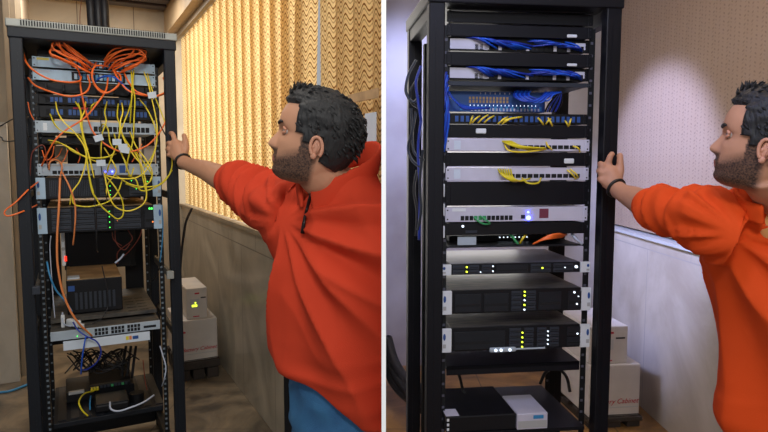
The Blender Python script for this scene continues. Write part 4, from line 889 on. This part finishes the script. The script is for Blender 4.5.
def hp(phi, z):
    c = -.03; e = 0.9
    cs, sn = cos(phi), sin(phi); w = interp(WD, z)
    sg = lambda v: (abs(v)**e)*(1 if v >= 0 else -1)
    if cs > 0:
        x = c+(interp(FR, z)-c)*sg(cs)
    else: x = c+(c-interp(BK, z))*sg(cs)
    y = w*sg(sn)*(1 if cs < 0 else (1-0.10*cs*cs))
    if cs > 0:
        sig = interp([(.3, .05), (.36, .058), (.42, .044), (.5, .032), (.6, .03)], z)
        x += interp(NS, z)*math.exp(-(y/sig)**2)
        for sy in (-1, 1):
            d2 = ((y-sy*.135)/.07)**2+((z-.535)/.045)**2; x -= .040*math.exp(-d2)
            d2 = ((y-sy*.17)/.09)**2+((z-.43)/.06)**2; x += .016*math.exp(-d2)
        x += .016*math.exp(-((y)/.09)**2-((z-.21)/.02)**2)+.014*math.exp(-(y/.08)**2-((z-.262)/.016)**2)-.012*math.exp(-(y/.1)**2-((z-.236)/.008)**2)
    return Vector((x, y, z if z > .3 else .3-(.3-z)*.84))
def remeshed(mb, voxel, smooth=4, name='tmp'):
    me = bpy.data.meshes.new(name); me.from_pydata([tuple(v) for v in mb.v], [], mb.f)
    bm = bmesh.new(); bm.from_mesh(me); bmesh.ops.recalc_face_normals(bm, faces=bm.faces); bm.to_mesh(me); bm.free()
    ob = bpy.data.objects.new('tmp', me); COL.objects.link(ob)
    m = ob.modifiers.new('r', 'REMESH'); m.mode = 'VOXEL'; m.voxel_size = voxel
    m = ob.modifiers.new('s', 'SMOOTH'); m.factor = 0.5; m.iterations = smooth
    bpy.context.view_layer.update()
    out = bpy.data.meshes.new_from_object(ob.evaluated_get(bpy.context.evaluated_depsgraph_get()))
    bpy.data.objects.remove(ob); return out
def link(me, name, m, parent, origin, smooth=True):
    for v in me.vertices: v.co -= origin
    me.materials.clear(); me.materials.append(M[m])
    me.polygons.foreach_set('use_smooth', [smooth]*len(me.polygons))
    o = bpy.data.objects.new(name, me); COL.objects.link(o); o.parent = parent; return o
def ell(c, a, b, yaw, z, n=40, tilt=None, e=0.88):
    out = []
    for j in range(n):
        t = 2*pi*j/n; sg = lambda v: (abs(v)**e)*(1 if v >= 0 else -1)
        u, v = a*sg(cos(t)), b*sg(sin(t)); x = c[0]+cos(yaw)*u-sin(yaw)*v; y = c[1]+sin(yaw)*u+cos(yaw)*v
        out.append(Vector((x, y, z if tilt is None else z+tilt(x, y))))
    return out
def clipmesh(me, xmax):
    bm = bmesh.new(); bm.from_mesh(me)
    r = bmesh.ops.bisect_plane(bm, geom=bm.verts[:]+bm.edges[:]+bm.faces[:], plane_co=(xmax, 0, 0), plane_no=(1, 0, 0), clear_outer=True)
    ed = [e for e in r['geom_cut'] if isinstance(e, bmesh.types.BMEdge)]
    if ed: bmesh.ops.holes_fill(bm, edges=ed, sides=0)
    bm.to_mesh(me); bm.free()
def ridge(p, seed):
    return 1-abs(noise.noise(p+Vector((seed, seed*1.7, 0))))*2

def man(c):
    base = Vector((c['tc'][0], c['tc'][1], 0)); clip = c.get('clip')
    root = bpy.data.objects.new('person', None); COL.objects.link(root); root.location = base
    tag(root, c['label'], 'person')
    Hs = c['Hs']
    R = (Matrix.Rotation(c['yaw'], 4, 'Z') @ Matrix.Rotation(-c['pitch'], 4, 'Y') @ Matrix.Rotation(c.get('roll', 0), 4, 'X'))
    MX = Matrix.Translation(c['ear']) @ R @ Matrix.Scale(Hs, 4) @ Matrix.Translation((.02, 0, -.43))
    IN = MX.inverted()
    # ---- body
    mb = MB(); rings = []
    nphi = 96; phis = []
    for j in range(nphi):
        t = j/nphi*2-1; phis.append(pi*(0.55*t+0.45*t**3))
    for k in range(57):
        z = k/56; z = z if z < .97 else .97+(z-.97)*.99
        rings.append([MX @ hp(p, z) for p in phis])
    mb.loft(rings)
    nb = c['neck']; jaw = MX @ Vector((-.10, 0, .22)); mid = jaw*0.5+nb*0.5
    mb.tube([jaw+(jaw-nb)*0.3, jaw, mid, nb, nb-Vector((0, 0, .06))], [.05*Hs/.24, .058*Hs/.24, .060*Hs/.24, .070, .076], 0, 24)
    ty = c['tyaw']
    mb.loft([ell((c['tc'][0]+dx, c['tc'][1]+dy), a*.70, b*.66, ty, z) for (z, a, b), (dx, dy) in list(zip(c['rings'], c['shift']))[1:-1]])
    A = c['arm']   # list of (point, r)
    mb.tube([p for p, r in A], [r for p, r in A], 0, 20)
    mb2 = MB(); 
    for pts, rr in c['hand']:
        mb.tube(spline(pts, 5), [rr[0]+(rr[1]-rr[0])*i/((len(pts)-1)*5) for i in range((len(pts)-1)*5+1)], 0, 12)
        mb.ball(pts[-1], rr[1]*1.02, 0, 10, 8)
    for pts, rr in c['palm']: mb.tube(pts, rr, 0, 14)
    me = remeshed(mb, 0.0042, 3)
    la = me.attributes.new('lip', 'FLOAT', 'POINT'); ba = me.attributes.new('beard', 'FLOAT', 'POINT')
    sm = lambda e0, e1, v: max(0, min(1, (v-e0)/(e1-e0)))
    for i, v in enumerate(me.vertices):
        q = IN @ v.co; x, y, z = q
        if -.5 < x < .6 and abs(y) < .4 and -.12 < z < .7:
            top = .285+max(0, .33-x)*.42; top = min(top, .44)
            if -.02 < x < .13: top = max(top, .56)
            b = sm(top+.05, top-.06, z)*sm(-.07, -.01, x)*sm(-.02, .10, z)
            if x > .34 and abs(y) < .13: b = max(b, sm(.37, .34, z))
            lip = 1.0 if (x > .34 and abs(y) < .085 and .215 < z < .272) else 0.0
            b *= (1-lip); ba.data[i].value = b; la.data[i].value = lip
    if clip is not None: clipmesh(me, clip)
    link(me, 'body', 'skin', root, base)
    # ---- ears
    for sy in (-1, 1):
        mb = MB(); C = Vector((-.035, sy*.318, .44)); pts = []; tilt = -.2
        for k in range(15):
            t = radians(-60+k*285/14); rx, rz = .058, .098
            u, w = rx*cos(t)*-1, rz*sin(t); u2 = u*cos(tilt)-w*sin(tilt); w2 = u*sin(tilt)+w*cos(tilt)
            pts.append(MX @ (C+Vector((u2, sy*(.055+.012*(-u/.058)), w2))))
        mb.tube(spline(pts[::-1], 3), [Hs*.017]*(14*3+1), 0, 8)
        m3 = MX.to_3x3()
        mb.ball(MX @ (C+Vector((-.004, sy*.035, 0))), (.045, .016, .085), 0, 16, 10, m3)
        mb.ball(MX @ (C+Vector((.028, sy*.035, .0))), (.018, .022, .026), 0, 10, 8, m3)
        mb.ball(MX @ (C+Vector((.012, sy*.045, -.088))), (.030, .02, .032), 0, 12, 8, m3)
        mb.tube([MX @ (C+Vector((.0, sy*.05, .05))), MX @ (C+Vector((-.028, sy*.056, .01))), MX @ (C+Vector((-.012, sy*.053, -.055)))], Hs*.013, 0, 8)
        if clip is not None and max(v.x for v in mb.v) > clip: continue
        mb.build('ear', 'skinear', root, base, True)
    # ---- eyes and brows
    for sy in (-1, 1):
        mb = MB(); e = Vector((.280, sy*.128, .537)); m3 = MX.to_3x3()
        mb.ball(MX @ e, (.05, .05, .042), 0, 20, 14, m3)
        mb.ball(MX @ (e+Vector((.024, 0, .002))), (.029, .024, .025), 1, 14, 10, m3)
        mb.build('eye', ['eye', 'iris'], root, base, True)
        for dz, rr_, zz in ((.030, .014, 0), (-.024, .012, 1)):
            P = [MX @ Vector((.290+.035*cos(t*1.4), sy*(.132+.058*sin(t*1.4)), .537+dz*cos(t*1.3))) for t in [i/5-1 for i in range(11)]]
            MB().tube(P, Hs*rr_, 0, 8).build('eyelid', 'skinear', root, base, True)
        mb = MB()
        P = []
        for k in range(9):
            yy = .045+.018*k; q = Vector((.388-.9*(yy-.03)**2-.02*(k/8), sy*yy, .600+.022*sin(pi*k/10))); P.append(MX @ q)
        mb.tube(P, [Hs*v for v in (.013, .018, .020, .020, .019, .017, .014, .011, .006)], 0, 8)
        mb.build('eyebrow', 'hair', root, base, True)
    # ---- hair: a cap with strand ridges and swept tufts
    def hairline(x, y, z):
        m = 0
        ax = x
        if z > .82-.25*max(0, -x): m = 1
        if x < .20 and z > .55: m = max(m, 1 if x < .17 or z > .62 else .6)
        if -.02 < x < .11 and z > .47: m = max(m, .8)
        if x < -.075 and z > .23+max(0, x+.3)*.35: m = 1
        return m
    mb = MB(); rings = []; nz_ = 74; np_ = 120
    rnd = random.Random(3)
    for k in range(nz_):
        z = .16+.84*k/(nz_-1); ring = []
        for j in range(np_):
            ph = 2*pi*j/np_-pi; p = hp(ph, z); p2 = hp(ph+.01, z); p3 = hp(ph, max(0, z-.01))
            if z > .985: nrm = Vector((0, 0, 1))
            else:
                nrm = (p2-p).cross(p-p3)
                nrm = nrm.normalized() if nrm.length > 1e-9 else Vector((0, 0, 1))
                ctr = Vector((-.03, 0, .55))
                if nrm.dot(p-ctr) < 0: nrm = -nrm
            mk = hairline(p.x, p.y, p.z)
            th = .026+.040*sm(.62, 1.0, z)+.055*sm(.0, .30, p.x)*sm(.82, .97, z)
            st = noise.noise(Vector((p.x*4, p.y*22, p.z*6)))*.012+noise.noise(Vector((p.x*12, p.y*46, p.z*14)))*.008
            off = (th+st*sm(.4, .7, z)+st*.5) if mk > .5 else -.03
            ring.append(MX @ (p+nrm*off))
        rings.append(ring)
    mb.loft(rings)
    # tufts
    for k in range(460):
        ph = rnd.uniform(-pi, pi); z = rnd.uniform(.28, .995)**0.7
        if rnd.random() < .12: ph = rnd.uniform(-1.2, 1.2); z = rnd.uniform(.86, .99)
        p = hp(ph, z)
        if hairline(p.x, p.y, p.z) < .9: continue
        n_ = (p-Vector((-.03, 0, .5))).normalized()
        th = .03+.036*sm(.62, 1.0, z)+.04*sm(.0, .30, p.x)*sm(.82, .97, z)
        front = sm(.05, .3, p.x)*sm(.8, .9, z)
        d = Vector((-.5+.75*front, rnd.uniform(-.25, .25), -.55*(1-sm(.7, .95, z))+.55*front)).normalized()
        L_ = rnd.uniform(.05, .09)
        a = p+n_*(th*.6); b = p+n_*(th*1.02)+d*L_*.5; e = p+n_*(th*.92+.012*front)+d*L_-n_*L_*.18*(1-front)
        mb.tube([MX @ a, MX @ b, MX @ e], [Hs*.016, Hs*.013, Hs*.002], 0, 5)
    if clip is not None:
        pass
    mb.build('hair', 'hair', root, base, True)
    # ---- sweatshirt
    mb = MB(); hem = c['hem']
    rr = c['rings']
    mb.loft([ell((c['tc'][0]+dx, c['tc'][1]+dy), a, b, ty, z, 56, (lambda x, y: hem(x, y)) if k == 0 else ((lambda x, y: hem(x, y)*.6) if k == 1 else None)) for k, ((z, a, b), (dx, dy)) in enumerate(zip(rr, c['shift']))])
    SLV = c['sleeve']; P = [p for p, r in SLV]; mb.tube(spline(P, 6), [v for v in [SLV[min(i//6, len(SLV)-2)][1]*(1-(i % 6)/6)+SLV[min(i//6+1, len(SLV)-1)][1]*((i % 6)/6) for i in range(6*(len(SLV)-1))]+[SLV[-1][1]]], 0, 28)
    if c.get('sleeve2'): P = [p for p, r in c['sleeve2']]; mb.tube(P, [r for p, r in c['sleeve2']], 0, 24)
    me = remeshed(mb, 0.0075, 9)
    cuff = SLV[0][0]; sh = SLV[-2][0]; ad = (sh-cuff).normalized(); AL = (sh-cuff).length
    me.update(); nrm = [v.normal.copy() for v in me.vertices]
    arm_pit = c['pit']
    for i, v in enumerate(me.vertices):
        p = v.co; t = (p-cuff).dot(ad); dist = ((p-cuff)-ad*t).length
        warm = sm(.17, .10, dist)*sm(AL*1.02, AL*.75, t) if t < AL else 0
        q = Vector((t*17+p.z*7, dist*3, p.z*5)); d1 = (ridge(q, 3)-.55)*.026*(0.4+0.6*sm(-.02, .04, t))
        # torso drape from the armpit / shoulder towards the far hem
        r = p-arm_pit; ang = math.atan2(r.z, r.x); ln = sqrt(r.x*r.x+r.z*r.z)
        q2 = Vector((ang*2.6, ln*1.6, p.y*2.0)); d2 = (ridge(q2, 9)-.55)*.042*sm(.02, .16, ln)
        q3 = Vector((p.x*5+p.z*2.5, p.y*5, p.z*1.6-p.x*1.4)); d2 += (ridge(q3, 21)-.5)*.022
        q4 = Vector((p.x*3, p.y*3, p.z*17)); d2 += (ridge(q4, 5)-.5)*.010*sm(c['hz']+.17, c['hz']+.04, p.z)
        d = warm*d1+(1-warm)*d2
        v.co = p+nrm[i]*d
    if clip is not None: clipmesh(me, clip)
    shirt = link(me, 'sweatshirt', c['shirt'], root, base)
    bv = BVHTree.FromPolygons([v.co+base for v in me.vertices], [tuple(p.vertices) for p in me.polygons])
    # cuff band
    cd = (SLV[1][0]-SLV[0][0]).normalized(); r0 = SLV[0][1]
    MB().tube([cuff-cd*.012, cuff-cd*.010, cuff, cuff+cd*.02, cuff+cd*.03], [r0*.80, r0*.97, r0*1.04, r0*1.02, r0*.9], 0, 28).build('cuff', c['shirt'], shirt, base, True)
    # collar: open stand-up band, high at the back
    C = c['collar']; n = 44; inner = []; outer = []
    fdir = Vector((cos(c['cyaw']), sin(c['cyaw']), 0)); ldir = Vector((-fdir.y, fdir.x, 0)); gap = c['gap']
    vs = []; fs = []; lay = 9
    for j in range(n+1):
        t = gap+(2*pi-2*gap)*j/n                # angle from the front
        fr_ = (cos(t)+1)/2                       # 1 front .. 0 back
        for l_ in range(lay):
            s_ = l_/(lay-1); prof = [(1.10, -.10), (1.07, -.02), (1.08, .30), (1.07, .62), (1.04, .88), (1.0, .98), (.955, .90), (.95, .45), (.96, -.10)][l_]
            hgt = C['h0']*fr_+C['h1']*(1-fr_)
            zz = C['z0']*(1-fr_)+C['zf']*fr_+prof[1]*hgt
            wob = 1+.025*noise.noise(Vector((t*2, s_*2, 1)))
            fl = 1+(.10*max(0, prof[1]))*(1 if l_ < 5 else 1)
            p = Vector((C['c'][0], C['c'][1], zz))+fdir*cos(t)*C['a']*prof[0]*wob*fl+ldir*sin(t)*C['b']*prof[0]*wob*fl
            vs.append(p)
    for j in range(n):
        for l_ in range(lay):
            a = j*lay+l_; b = j*lay+(l_+1) % lay; fs.append((a, b, b+lay, a+lay))
    fs.append(tuple(range(lay))); fs.append(tuple(range(n*lay, n*lay+lay))[::-1])
    mbc = MB().add(vs, fs)
    cme = remeshed(mbc, .005, 3)
    if clip is not None: clipmesh(cme, clip)
    link(cme, 'collar', c['shirt'], shirt, base)
    # undershirt
    mb = MB(); nb = nb+Vector((0, 0, c.get('uz', 0))); ur = c.get('ur', 1); mb.loft([ell((nb.x, nb.y), .095*ur, .085*ur, 0, nb.z-.09, 24), ell((nb.x, nb.y), .088*ur, .08*ur, 0, nb.z-.045, 24), ell((nb.x+fdir.x*.004, nb.y+fdir.y*.004), .080*ur, .076*ur, 0, nb.z-.012, 24)])
    if clip is not None:
        for v in mb.v: v.x = min(v.x, clip)
    mb.build('undershirt', c['under'], root, base, True)
    # zip: laid on the cloth
    if c.get('zip'):
        P = []
        for (a, b) in c['zip']:
            d = ray(a, b).normalized(); h = bv.ray_cast(Vector((0, 0, H)), d)
            if h[0]: P.append(h[0]-d*.006)
        if len(P) > 1:
            zp = MB().tube(spline(P, 4), .0042, 0, 6).build('zip', 'zip', shirt, base, True)
            q = P[-3] if len(P) > 3 else P[-1]
            MB().tube([q-Vector((0, .004, 0)), q-Vector((.002, .007, .018)), q-Vector((.006, .006, .040))], [.004, .0035, .006], 0, 8).build('zip_pull', 'zip', zp, base, True)
    # wristband
    W, wd, wr = c['band']; wd = wd.normalized(); up = wd.orthogonal().normalized(); sd = wd.cross(up)
    ringp = [W+(up*cos(t)+sd*sin(t))*wr for t in [2*pi*k/24 for k in range(25)]]
    MB().tube(ringp, .0048, 0, 8).build('wristband', 'band', root, base, True)
    # jeans with legs, shoes
    mb = MB(); px_, py_ = c['tc'][0]+c.get('jx', 0), c['tc'][1]; sdv = Vector((cos(ty), sin(ty), 0)); hz = c['hz']
    mb.loft([ell((px_, py_), .165, .115, ty, hz+.10), ell((px_, py_), .178, .125, ty, hz-.0), ell((px_, py_), .182, .128, ty, hz-.10), ell((px_, py_), .17, .11, ty, hz-.16)])
    for s_ in (-1, 1):
        hip = Vector((px_, py_, hz-.08))+sdv*s_*.09; kn = Vector((px_, py_, .42))+sdv*s_*.11; an = Vector((px_, py_, .08))+sdv*s_*.12
        mb.tube([hip, hip*.5+kn*.5, kn, kn*.5+an*.5, an], [.095, .088, .066, .06, .05], 0, 22)
    me = remeshed(mb, .01, 4)
    me.update(); nr = [v.normal.copy() for v in me.vertices]
    for i, v in enumerate(me.vertices): v.co += nr[i]*(ridge(Vector((v.co.x*9, v.co.y*9, v.co.z*14)), 2)-.5)*.008
    if clip is not None: clipmesh(me, clip)
    link(me, 'jeans', 'denim', root, base)
    fw = Vector((sin(ty), -cos(ty), 0))
    for s_ in (-1, 1):
        an = Vector((px_, py_, 0))+sdv*s_*.12
        if clip is not None and an.x > clip-.06: continue
        m3 = Matrix.Rotation(math.atan2(fw.y, fw.x), 3, 'Z')
        mb = MB().tube([an+fw*-.07+Vector((0, 0, .04)), an+Vector((0, 0, .045)), an+fw*.08+Vector((0, 0, .036)), an+fw*.17+Vector((0, 0, .03))], [.034, .042, .038, .024], 0, 16)
        for v in mb.v: v.z = max(v.z, .0)
        mb.build('shoe', 'shoe', root, base, True)
    return root
a = at
st = thing('dark_strip_post', 'narrow black post added for the dark strip beside the jeans of the left man', 'stand', WORLD, (-.322, 1.98, 0))  # post added in place of an unexplained dark strip
MB().bevbox(-.017, .017, -.012, .012, .012, .90, .003).build('pole', 'black', st); MB().bevbox(-.07, .07, -.09, .09, 0, .014, .004).build('foot_plate', 'black', st)
def handset(pts, r0=.0105, r1=.0085): return (pts, (r0, r1))
# man at the left rack ---------------------------------------------------
L1 = dict(label='man in a red half-zip sweatshirt and jeans reaching to the left rack, white-bordered left half', tc=(-.105, 1.60), tyaw=radians(-45), Hs=.241, yaw=radians(186), pitch=radians(13), roll=0,
    ear=a(315, 149, 1.50), neck=Vector((-.115, 1.56, 1.30)), clip=-.0045,
    rings=[(.755, .214, .152), (.81, .220, .158), (.90, .220, .160), (1.0, .226, .16), (1.1, .234, .16), (1.18, .232, .152), (1.245, .215, .135), (1.29, .17, .112), (1.32, .115, .09), (1.34, .085, .07)],
    shift=[(0, 0), (0, 0), (.002, 0), (0, 0), (0, 0), (0, 0), (0, 0), (0, 0), (0, 0), (0, 0)],
    hem=lambda x, y: (-.1-x)*.48, hz=.765, pit=Vector((-.27, 1.6, 1.22)),
    arm=[(a(183, 162, 2.33), .027), (a(190, 165, 2.29), .027), (a(205, 170, 2.20), .036), (a(222, 178, 2.10), .046), (a(240, 188, 1.99), .046), (a(262, 199, 1.86), .045), (a(290, 208, 1.72), .05)],
    sleeve=[(a(230, 181, 2.05), .057), (a(240, 184, 1.99), .072), (a(252, 191, 1.92), .079), (a(266, 200, 1.84), .088), (a(284, 207, 1.75), .100), (a(305, 215, 1.66), .11)],
    palm=[([a(184, 163, 2.34), a(181, 156, 2.355), a(178, 148, 2.375), a(176, 143, 2.385)], [.025, .029, .030, .022]), ([a(182, 160, 2.34), a(177, 155, 2.36), a(174, 151, 2.375)], [.022, .025, .020])],
    hand=[handset([a(176, 146, 2.38), a(174.5, 139, 2.375), a(172.5, 134, 2.385), a(170, 133, 2.42)], .0115, .009),
          handset([a(175, 149, 2.38), a(171, 144, 2.37), a(168.5, 143, 2.39), a(168, 144, 2.43)], .0112, .009),
          handset([a(174, 153, 2.375), a(170, 149.5, 2.365), a(167.5, 149, 2.39), a(167.5, 150, 2.43)], .0108, .0085),
          handset([a(174, 157, 2.37), a(170, 155, 2.36), a(168, 155, 2.385), a(168, 155, 2.42)], .0100, .008),
          handset([a(183, 157, 2.35), a(186, 149, 2.36), a(185.5, 141, 2.375), a(184, 135.5, 2.39)], .014, .0098)],
    band=(a(183, 161.5, 2.333), a(190, 166, 2.29)-a(182, 157, 2.35), .030),
    collar=dict(c=(-.118, 1.575), a=.104, b=.094, z0=1.372, zf=1.262, h0=.062, h1=.064), cyaw=radians(225), gap=.20,
    zip=[(311, 194), (309, 201), (307, 209), (305, 217), (303, 226), (302, 232)], shirt='shirtL', under='undershirt')
man(L1)
# man at the right rack --------------------------------------------------
R1 = dict(label='man in an orange-red sweatshirt with a black wristband holding the post of the right rack', tc=(1.03, 1.41), tyaw=radians(-50), Hs=.232, yaw=radians(145), pitch=radians(11), roll=0,
    ear=a(766, 152, 1.33), neck=Vector((.945, 1.405, 1.285)), clip=None,
    rings=[(.66, .205, .15), (.72, .235, .165), (.86, .236, .165), (1.0, .236, .16), (1.1, .236, .155), (1.17, .232, .148), (1.235, .215, .132), (1.28, .17, .11), (1.31, .115, .09), (1.33, .085, .07)],
    shift=[(.065, 0), (.055, 0), (.04, 0), (.018, 0), (-.008, 0), (-.03, 0), (-.04, 0), (-.05, 0), (-.07, 0), (-.09, 0)],
    hem=lambda x, y: 0, hz=.665, pit=Vector((.80, 1.4, 1.21)),
    arm=[(a(617, 189, 1.84), .026), (a(623, 193, 1.81), .027), (a(634, 198, 1.77), .035), (a(648, 206, 1.70), .044), (a(664, 210, 1.62), .042), (a(688, 219, 1.52), .040), (a(702, 223, 1.50), .036), (Vector((.94, 1.44, 1.20)), .04)],
    sleeve=[(a(649, 206, 1.69), .050), (a(659, 208, 1.64), .058), (a(672, 211, 1.58), .063), (a(690, 215, 1.52), .070), (a(712, 221, 1.46), .082), (a(745, 235, 1.42), .10)],
    sleeve2=[(Vector((1.10, 1.25, 1.20)), .09), (Vector((1.17, 1.17, 1.05)), .08), (Vector((1.20, 1.12, .85)), .065), (Vector((1.2, 1.06, .66)), .05)],
    palm=[([a(618, 190, 1.85), a(614, 182, 1.865), a(609, 173, 1.88), a(607, 168, 1.885)], [.024, .028, .029, .021]), ([a(615, 187, 1.85), a(609, 182, 1.865), a(605, 176, 1.88)], [.021, .024, .019])],
    hand=[handset([a(609, 172, 1.885), a(608.5, 163, 1.88), a(610, 157, 1.88), a(612, 154, 1.89)], .0112, .009),
          handset([a(607, 175, 1.885), a(603, 167, 1.875), a(600.5, 164, 1.885), a(600, 165, 1.92)], .011, .009),
          handset([a(606, 180, 1.88), a(601.5, 173, 1.87), a(599, 171, 1.885), a(599, 172, 1.92)], .0106, .0085),
          handset([a(606, 185, 1.875), a(601.5, 180, 1.865), a(599.5, 179, 1.885), a(600, 180, 1.92)], .0098, .008),
          handset([a(616, 183, 1.86), a(620, 173, 1.865), a(620, 163, 1.875), a(620, 155.5, 1.885)], .014, .0098)],
    band=(a(616, 188, 1.845), a(623, 194, 1.81)-a(613, 186, 1.85), .0285),
    collar=dict(c=(.945, 1.40), a=.108, b=.10, z0=1.345, zf=1.235, h0=.045, h1=.055), cyaw=radians(225), gap=.22,
    jx=.07, uz=.0, ur=.80, zip=None, shirt='shirtR', under='undershirt2')
man(R1)
# ------------------------------------------------------------------ light, camera
def area(name, loc, target, sx, sy, power, col):
    l = bpy.data.lights.new(name, 'AREA'); l.shape = 'RECTANGLE'; l.size = sx; l.size_y = sy; l.energy = power; l.color = col
    o = bpy.data.objects.new(name, l); COL.objects.link(o); o.location = loc
    o.rotation_euler = (Vector(target)-Vector(loc)).to_track_quat('-Z', 'Y').to_euler(); return o
w = bpy.data.worlds.new('World'); S.world = w; w.use_nodes = True
bg = w.node_tree.nodes['Background']; bg.inputs[0].default_value = (0.93, 0.96, 1.0, 1); bg.inputs[1].default_value = 0.40
# daylight outside the left window, in the open space behind the blinds
c0 = RL.w(XL+0.55, 1.1, 1.75)
area('window_daylight', c0, RL.w(XL, 1.1, 1.65), 3.6, 1.7, 70, (1.0, 0.96, 0.88))
area('fill_light_front', (0, -0.45, 2.45), (0, 0.9, 1.25), 0.5, 0.3, 25, (1.0, 0.99, 0.97))  # unseen fill light added to whiten the divider's front edge
area('ceiling_lamp_left', RL.w(-0.1, -0.9, 2.62), RL.w(-0.1, -0.3, 0), 0.9, 0.3, 12, (1.0, 0.95, 0.88))
area('fill_light_back', RL.w(0.1, 2.0, 2.62), RL.w(0.0, 2.1, 0), 0.9, 0.3, 22, (1.0, 0.96, 0.90))  # fill light added to brighten the back of the left room
area('ceiling_lamp_right', (0.95, 1.9, 2.62), (0.95, 1.9, 0), 0.7, 0.3, 6, (1.0, 0.80, 0.62))
def spot(name, loc, target, power, col, size, blend, rad=0.05):
    l = bpy.data.lights.new(name, 'SPOT'); l.energy = power; l.color = col; l.spot_size = radians(size); l.spot_blend = blend; l.shadow_soft_size = rad
    o = bpy.data.objects.new(name, l); COL.objects.link(o); o.location = loc
    o.rotation_euler = (Vector(target)-Vector(loc)).to_track_quat('-Z', 'Y').to_euler(); return o
spot('cool_spot_wall', (0.30, 3.0, 1.95), (1.5, 3.28, 1.22), 230, (0.42, 0.50, 1.0), 62, 0.5)
spot('cool_spot_rear', (0.35, 2.9, 2.45), (0.15, 3.95, 1.55), 130, (0.45, 0.52, 1.0), 75, 0.8)
area('cool_lamp_rack', (0.15, 0.9, 2.45), (0.45, 1.9, 1.2), 0.25, 0.25, 8, (0.45, 0.52, 1.0))
cam = bpy.data.cameras.new('Camera'); co = bpy.data.objects.new('Camera', cam); COL.objects.link(co)
cam.sensor_width = 36; cam.sensor_fit = 'HORIZONTAL'; cam.lens = 36*FPX/768; cam.clip_start = 0.05
co.location = (0, 0, H); co.rotation_euler = (pi/2-PITCH, 0, 0)
S.camera = co
S.view_settings.view_transform = 'Standard'; S.view_settings.look = 'None'; S.view_settings.gamma = 1; S.view_settings.use_curve_mapping = False
S.view_settings.exposure = 0.0
